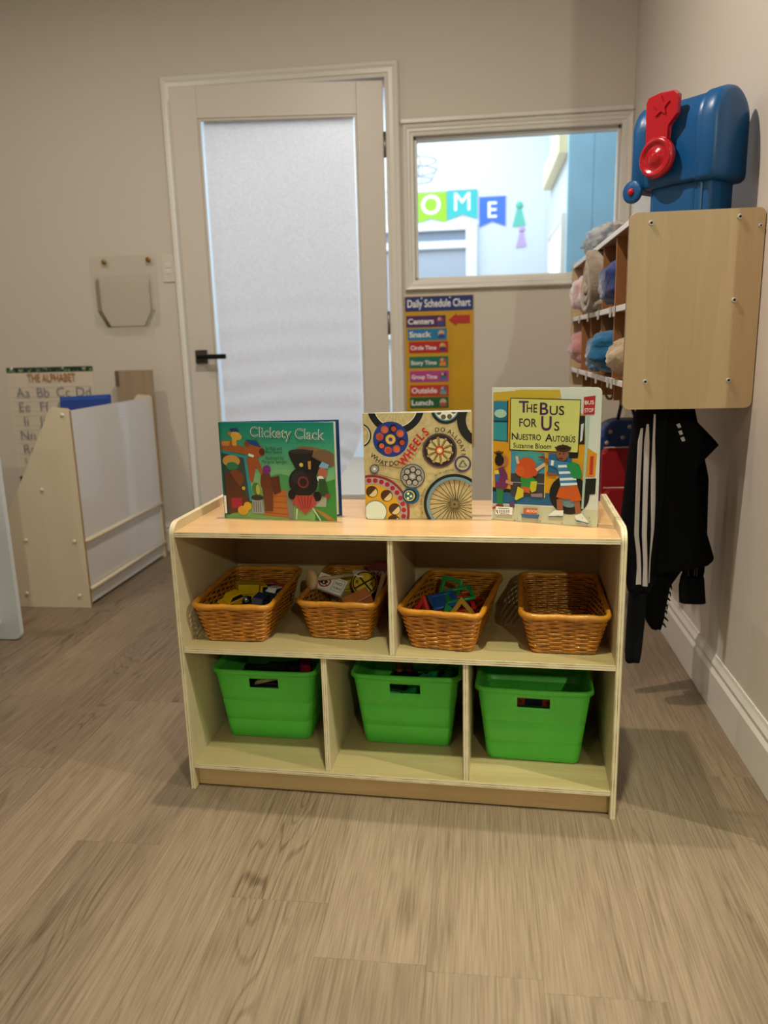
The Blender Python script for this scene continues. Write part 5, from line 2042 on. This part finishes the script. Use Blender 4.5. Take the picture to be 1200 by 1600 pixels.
# backpack further along the hooks
t = thing('backpack', 'red and blue child backpack hanging behind the bus book', 'backpack', (.485, 2.60, .745))
BR_, BB = mat('bag_red', '#a3121c', .5, bump=.2, bscale=200), mat('bag_blue', '#1c3f7a', .5, bump=.2, bscale=200)
prism('bag_body', rrect(-.095, .085, -.40, -.05, (.035, .035, .06, .06), 6), 'y', -.05, .06, BB, t, .014)
prism('front_pocket', rrect(-.088, .078, -.39, -.135, (.03, .03, .02, .02), 6), 'y', -.082, -.045, BR_, t, .012)
prism('lower_pocket', rrect(-.080, .070, -.385, -.270, (.03, .03, .015, .015), 6), 'y', -.105, -.078, BR_, t, .010)
for z in (-.133, -.262):
    tube('zip', [(-.085, -.084 if z > -.2 else -.104, z), (.0, -.087 if z > -.2 else -.108, z + .002), (.075, -.084 if z > -.2 else -.104, z)], .0022, mat('zip_pale', '#b9a6a6', .4), t, 6)
for (x, z) in ((-.06, -.085), (-.02, -.105), (.03, -.080), (.055, -.115), (-.07, -.122), (.0, -.070)):
    lathe('dot', [(0, 0), (.007, 0), (.007, .0012), (0, .0012)], mat('dot_pale', '#b8a89a', .6), t, 12, M=xform((0, -1, 0), (x, -.0505, z)))
tube('grab_loop', [(-.03, .0, -.055), (-.02, .0, .0), (.0, .005, .030), (.012, .005, .0), (.03, .0, -.055)], .006, mat('strap_black', '#141418', .7), t, 8)
for sx_ in (-1, 1):
    tube('shoulder_strap', [(sx_ * .04, .055, -.07), (sx_ * .06, .085, -.15), (sx_ * .065, .08, -.28), (sx_ * .05, .058, -.37)], .010, mat('strap_black', '#141418', .7), t, 8, flat=.5)

# ------------------------------------------------------------------ things on the back wall
chart = thing('schedule_chart', 'yellow daily schedule pocket chart with a blue heading', 'chart', (-.327, YW - .002, .498))
cw, chh = .301, .662
prism('backing', [(0, 0), (cw, 0), (cw, chh), (0, chh)], 'y', -.003, 0, mat('chart_yellow', '#c99a10', .6, var=.04), chart)
box('heading', .003, cw - .002, -.0048, -.003, .598, .660, mat('chart_navy', '#1d2f72', .6), chart, 0)
a = Art(.296, .062)
a.text('Daily Schedule Chart', .5, .28, .155, '#e9ecf2', bold=.02, width=.93)
a.build('lettering', chart, loc=(.003, -.005, .598))
for x in (.076, .20):
    lathe('push_pin', [(0, 0), (.004, 0), (.005, .004), (0, .008)], mat('pin_green', '#a9d6b0', .4), chart, 12, M=xform((0, -1, 0), (x, -.0048, .652)))
cards = (('Centers', .007, .530, '#4a1c5c', ('#b02a34', '#2a3f8c')), ('Snack', .012, .474, '#1277a8', ('#c9a05a', '#24408c')), ('Circle Time', .017, .419, '#b5161c', ('#cf9a2a', '#3a2c5c')),
         ('Story Time', .017, .354, '#0f6a58', ('#b4502c', '#d88a3c')), ('Group Time', .019, .292, '#b03c88', ('#3a2c4c', '#3f6a8c')), ('Outside', .018, .229, '#c0301c', ('#2c6a86', '#6a9aa8')), ('Lunch', .017, .175, '#0f5a24', ('#c9b5ae', '#b0503c')), ('', .017, .112, '#17688c', ('#b0a08c', '#c96a4a')))
for s, x, z, c, pc in cards:
    cd_ = box('schedule_card', x, x + .173, -.0055, -.003, z, z + .049, mat('card_' + s, c, .5), chart, 0)
    a = Art(.173, .049)
    if s:
        a.text(s, .04, .28, .19 if len(s) < 9 else .145, '#e3e3e6', bold=.03, align='l', width=.66 if len(s) > 6 else .56)
    a.disc(.86, .55, .085, pc[0], 14)
    a.poly([(.77, .15), (.95, .15), (.93, .5), (.80, .5)], pc[1])
    a.disc(.84, .68, .04, '#c9a58c', 10)
    a.build('card_print', cd_, loc=(x, -.0056, z))
prism('pointer_arrow', [(.192, .557), (.228, .531), (.228, .543), (.286, .543), (.286, .577), (.228, .577), (.228, .586)], 'y', -.006, -.003, mat('arrow_red', '#b8241c', .5), chart)
box('pocket_film', .20, .202, -.0045, -.003, .01, .53, mat('film_seam', '#b48a2c', .3), chart, 0)

# alphabet poster
ap = thing('alphabet_poster', 'ruled alphabet poster with a dark patterned border on the wall', 'poster', (-2.243, YW - .0015, .345))
pwid, phei = .436, .550
prism('sheet', [(0, 0), (pwid, 0), (pwid, phei), (0, phei)], 'y', -.0012, 0, mat('poster_cream', '#d9cfbe', .7), ap)
a = Art(pwid, phei)
a.rect(0, .955, 1, 1, '#123a2c')
a.rect(0, 0, 1, .05, '#123a2c')
rnd = random.Random(6)
a.layer()
for k in range(60):
    a.disc(rnd.random(), .978 + rnd.uniform(-.012, .012), rnd.uniform(.006, .016), rnd.choice(['#7f9a6c', '#2c6a4a', '#0c2018', '#a3ad84']), 7)
    a.disc(rnd.random(), .025 + rnd.uniform(-.014, .014), rnd.uniform(.006, .016), rnd.choice(['#7f9a6c', '#2c6a4a', '#0c2018']), 7)
a.text('THE ALPHABET', .52, .875, .125, '#b07434', bold=.012, width=.56)
rows = (('Aa', 'Bb', 'Cc', 'Dd'), ('Ee', 'Ff', 'Gg', 'Hh'), ('Ii', 'Jj', 'Kk', 'Ll', 'Mm'), ('Nn', 'Oo', 'Pp', 'Qq'), ('Rr', 'Ss', 'Tt', 'Uu'), ('Vv', 'Ww', 'Xx', 'Yy', 'Zz'))
for r_, row in enumerate(rows):
    yb = .745 - r_ * .123
    for yy in (yb, yb + .085):
        a.line(.03, yy, .97, yy, .003, '#a99a84')
    for k in range(24):
        a.line(.04 + k * .039, yb + .043, .06 + k * .039, yb + .043, .0025, '#b8a88e', k == 0)
    for k, s in enumerate(row):
        a.text(s, .17 + k * (.235 if len(row) == 4 else .185), yb, .150, '#62678c', bold=-.014)
a.build('poster_print', ap, loc=(0, -.0012, 0))
lathe('push_pin', [(0, 0), (.006, 0), (.007, .006), (0, .012)], mat('pin_white', '#eceae4', .4), ap, 12, M=xform((0, -1, 0), (.03, -.0012, .545)))

# clear acrylic wall pocket with brass knobs
ACR = glass_mat('acrylic', (.985, .985, .98), .015, .1)
ACE = glass_mat('acrylic_edge', (.86, .87, .85), .04, .1)
hd = thing('acrylic_pocket', 'clear acrylic document holder on two brass knobs by the door', 'document holder', (-1.765, YW - .006, 1.066))
prism('back_sheet', rrect(0, .315, 0, .314, .012, 4), 'y', -.003, 0, ACR, hd, edge=ACE)
prism('front_sheet', [(.075, .0), (.255, .0), (.295, .075), (.295, .225), (.035, .225), (.035, .075)], 'y', -.040, -.037, ACR, hd, edge=ACE)
for x0 in (.035, .292):
    box('side_sheet', x0, x0 + .003, -.037, -.003, .07, .225, ACR, hd, 0)
prism('pocket_bottom', [(.035, .070), (.075, .001), (.255, .001), (.295, .070), (.292, .073), (.253, .004), (.077, .004), (.038, .073)], 'y', -.037, -.003, ACE, hd)
BRS = mat('brass', '#a8823a', .3, .9)
for x, z in ((.074, .290), (.284, .292)):
    lathe('brass_knob', [(0, 0), (.008, 0), (.008, .006), (.011, .007), (.011, .012), (.009, .0135), (0, .014)], BRS, hd, 20, M=xform((0, -1, 0), (x, -.003, z)))

# light switch
sw = thing('light_switch', 'white double rocker light switch beside the door casing', 'switch', (-1.424, YW, 1.258))
box('plate', 0, .060, -.006, 0, 0, .116, mat('switch_white', '#d6d0c6', .4), sw, .003, 2)
for z in (.036, .061):
    box('rocker', .018, .044, -.009, -.005, z, z + .022, mat('rocker_white', '#dcd8cc', .35), sw, .002)

# ------------------------------------------------------------------ whiteboard book display on the left
LAM = wood('pale_laminate', '#e0d4bc', '#d6c8ac', 'Z', .4, .5, streak=.25)
LEDGE = mat('laminate_edge', '#a9865a', .5)
ez = thing('book_display', 'pale book display stand with a whiteboard side, next to the door', 'book display', (0, 0, 0))
side = [(-1.925, 0), (-1.474, 0), (-1.474, .752), (-1.482, .760), (-1.540, .765), (-1.550, .758), (-1.780, .340), (-1.925, .075)]
for y in (2.600, 3.316):
    prism('side_panel', side, 'y', y, y + .016, LAM, ez, .0015, edge=LEDGE)
for (x, z) in ((-1.500, .738), (-1.615, .462), (-1.705, .268), (-1.510, .264), (-1.730, .055), (-1.515, .050)):
    lathe('screw_cap', [(0, 0), (.007, 0), (.007, .003), (.005, .0045), (0, .005)], mat('cap_cream', '#e2dac6', .4), ez, 14, M=xform((0, -1, 0), (x, 2.600, z)))
WB = mat('whiteboard', '#d9d9d8', .16, spec=.6, coat=.3)
box('whiteboard', -1.486, -1.476, 2.616, 3.316, .235, .700, WB, ez, .0005)
box('header_board', -1.484, -1.478, 2.616, 3.316, .700, .752, WB, ez, .0005)
box('shadow_gap', -1.487, -1.479, 2.616, 3.316, .694, .702, mat('seam_grey', '#8f8d88', .5), ez, 0)
box('lower_board', -1.492, -1.484, 2.616, 3.316, .012, .236, WB, ez, .0005)
for z in (.262, .075):
    tube('rod', [(-1.472, 2.612, z), (-1.472, 3.320, z)], .008, LAM, ez, 12)
for k, (x, z) in enumerate(((-1.57, .60), (-1.66, .44), (-1.75, .28), (-1.83, .12))):
    box('book_ledge', x - .05, x + .02, 2.616, 3.316, z - .06, z - .05, LAM, ez, .001)
    box('book_back', x + .012, x + .020, 2.616, 3.316, z - .06, z + .09, LAM, ez, .001)
# boards standing in it
t = thing('wooden_board', 'grey-brown wooden board standing between the book display and the wall', 'board', (-1.567, 3.352, .001), (radians(-1), 0, 0))
box('board', -.088, .088, -.012, 0, 0, .872, wood('weathered', '#a8947c', '#94806a', 'Z', .6, .8, streak=.5), t, .002)
box('bracket', -.090, -.072, -.015, -.0115, .80, .870, mat('board_dark', '#6a5644', .6), t, .001)
t = thing('picture_board', 'blue board lying across the top of the book display', 'board', (-1.62, 3.0, .70), (radians(-12), radians(-2), radians(2)))
box('board', -.112, .108, -.014, 0, -.02, .082, mat('board_blue', '#1c3f8f', .4), t, .003)
box('board_face', -.105, .101, -.0155, -.014, .062, .078, mat('board_blue2', '#2450a8', .4), t, .0005)

# pale panel of a low shelf at the left edge of the picture
sh = thing('low_shelf', 'pale grey-white low shelf, its rounded end panel at the left edge', 'shelf', (0, 0, 0))
PALE = mat('pale_panel', '#c9cfd0', .4)
for y in (2.27, 1.40):
    prism('end_panel', rrect(-1.98, -1.553, .004, .80, .022, 6), 'y', y, y + .018, PALE, sh, .002)
for z in (.06, .40, .74):
    box('shelf_board', -1.97, -1.62, 1.418, 2.27, z, z + .016, PALE, sh, .001)
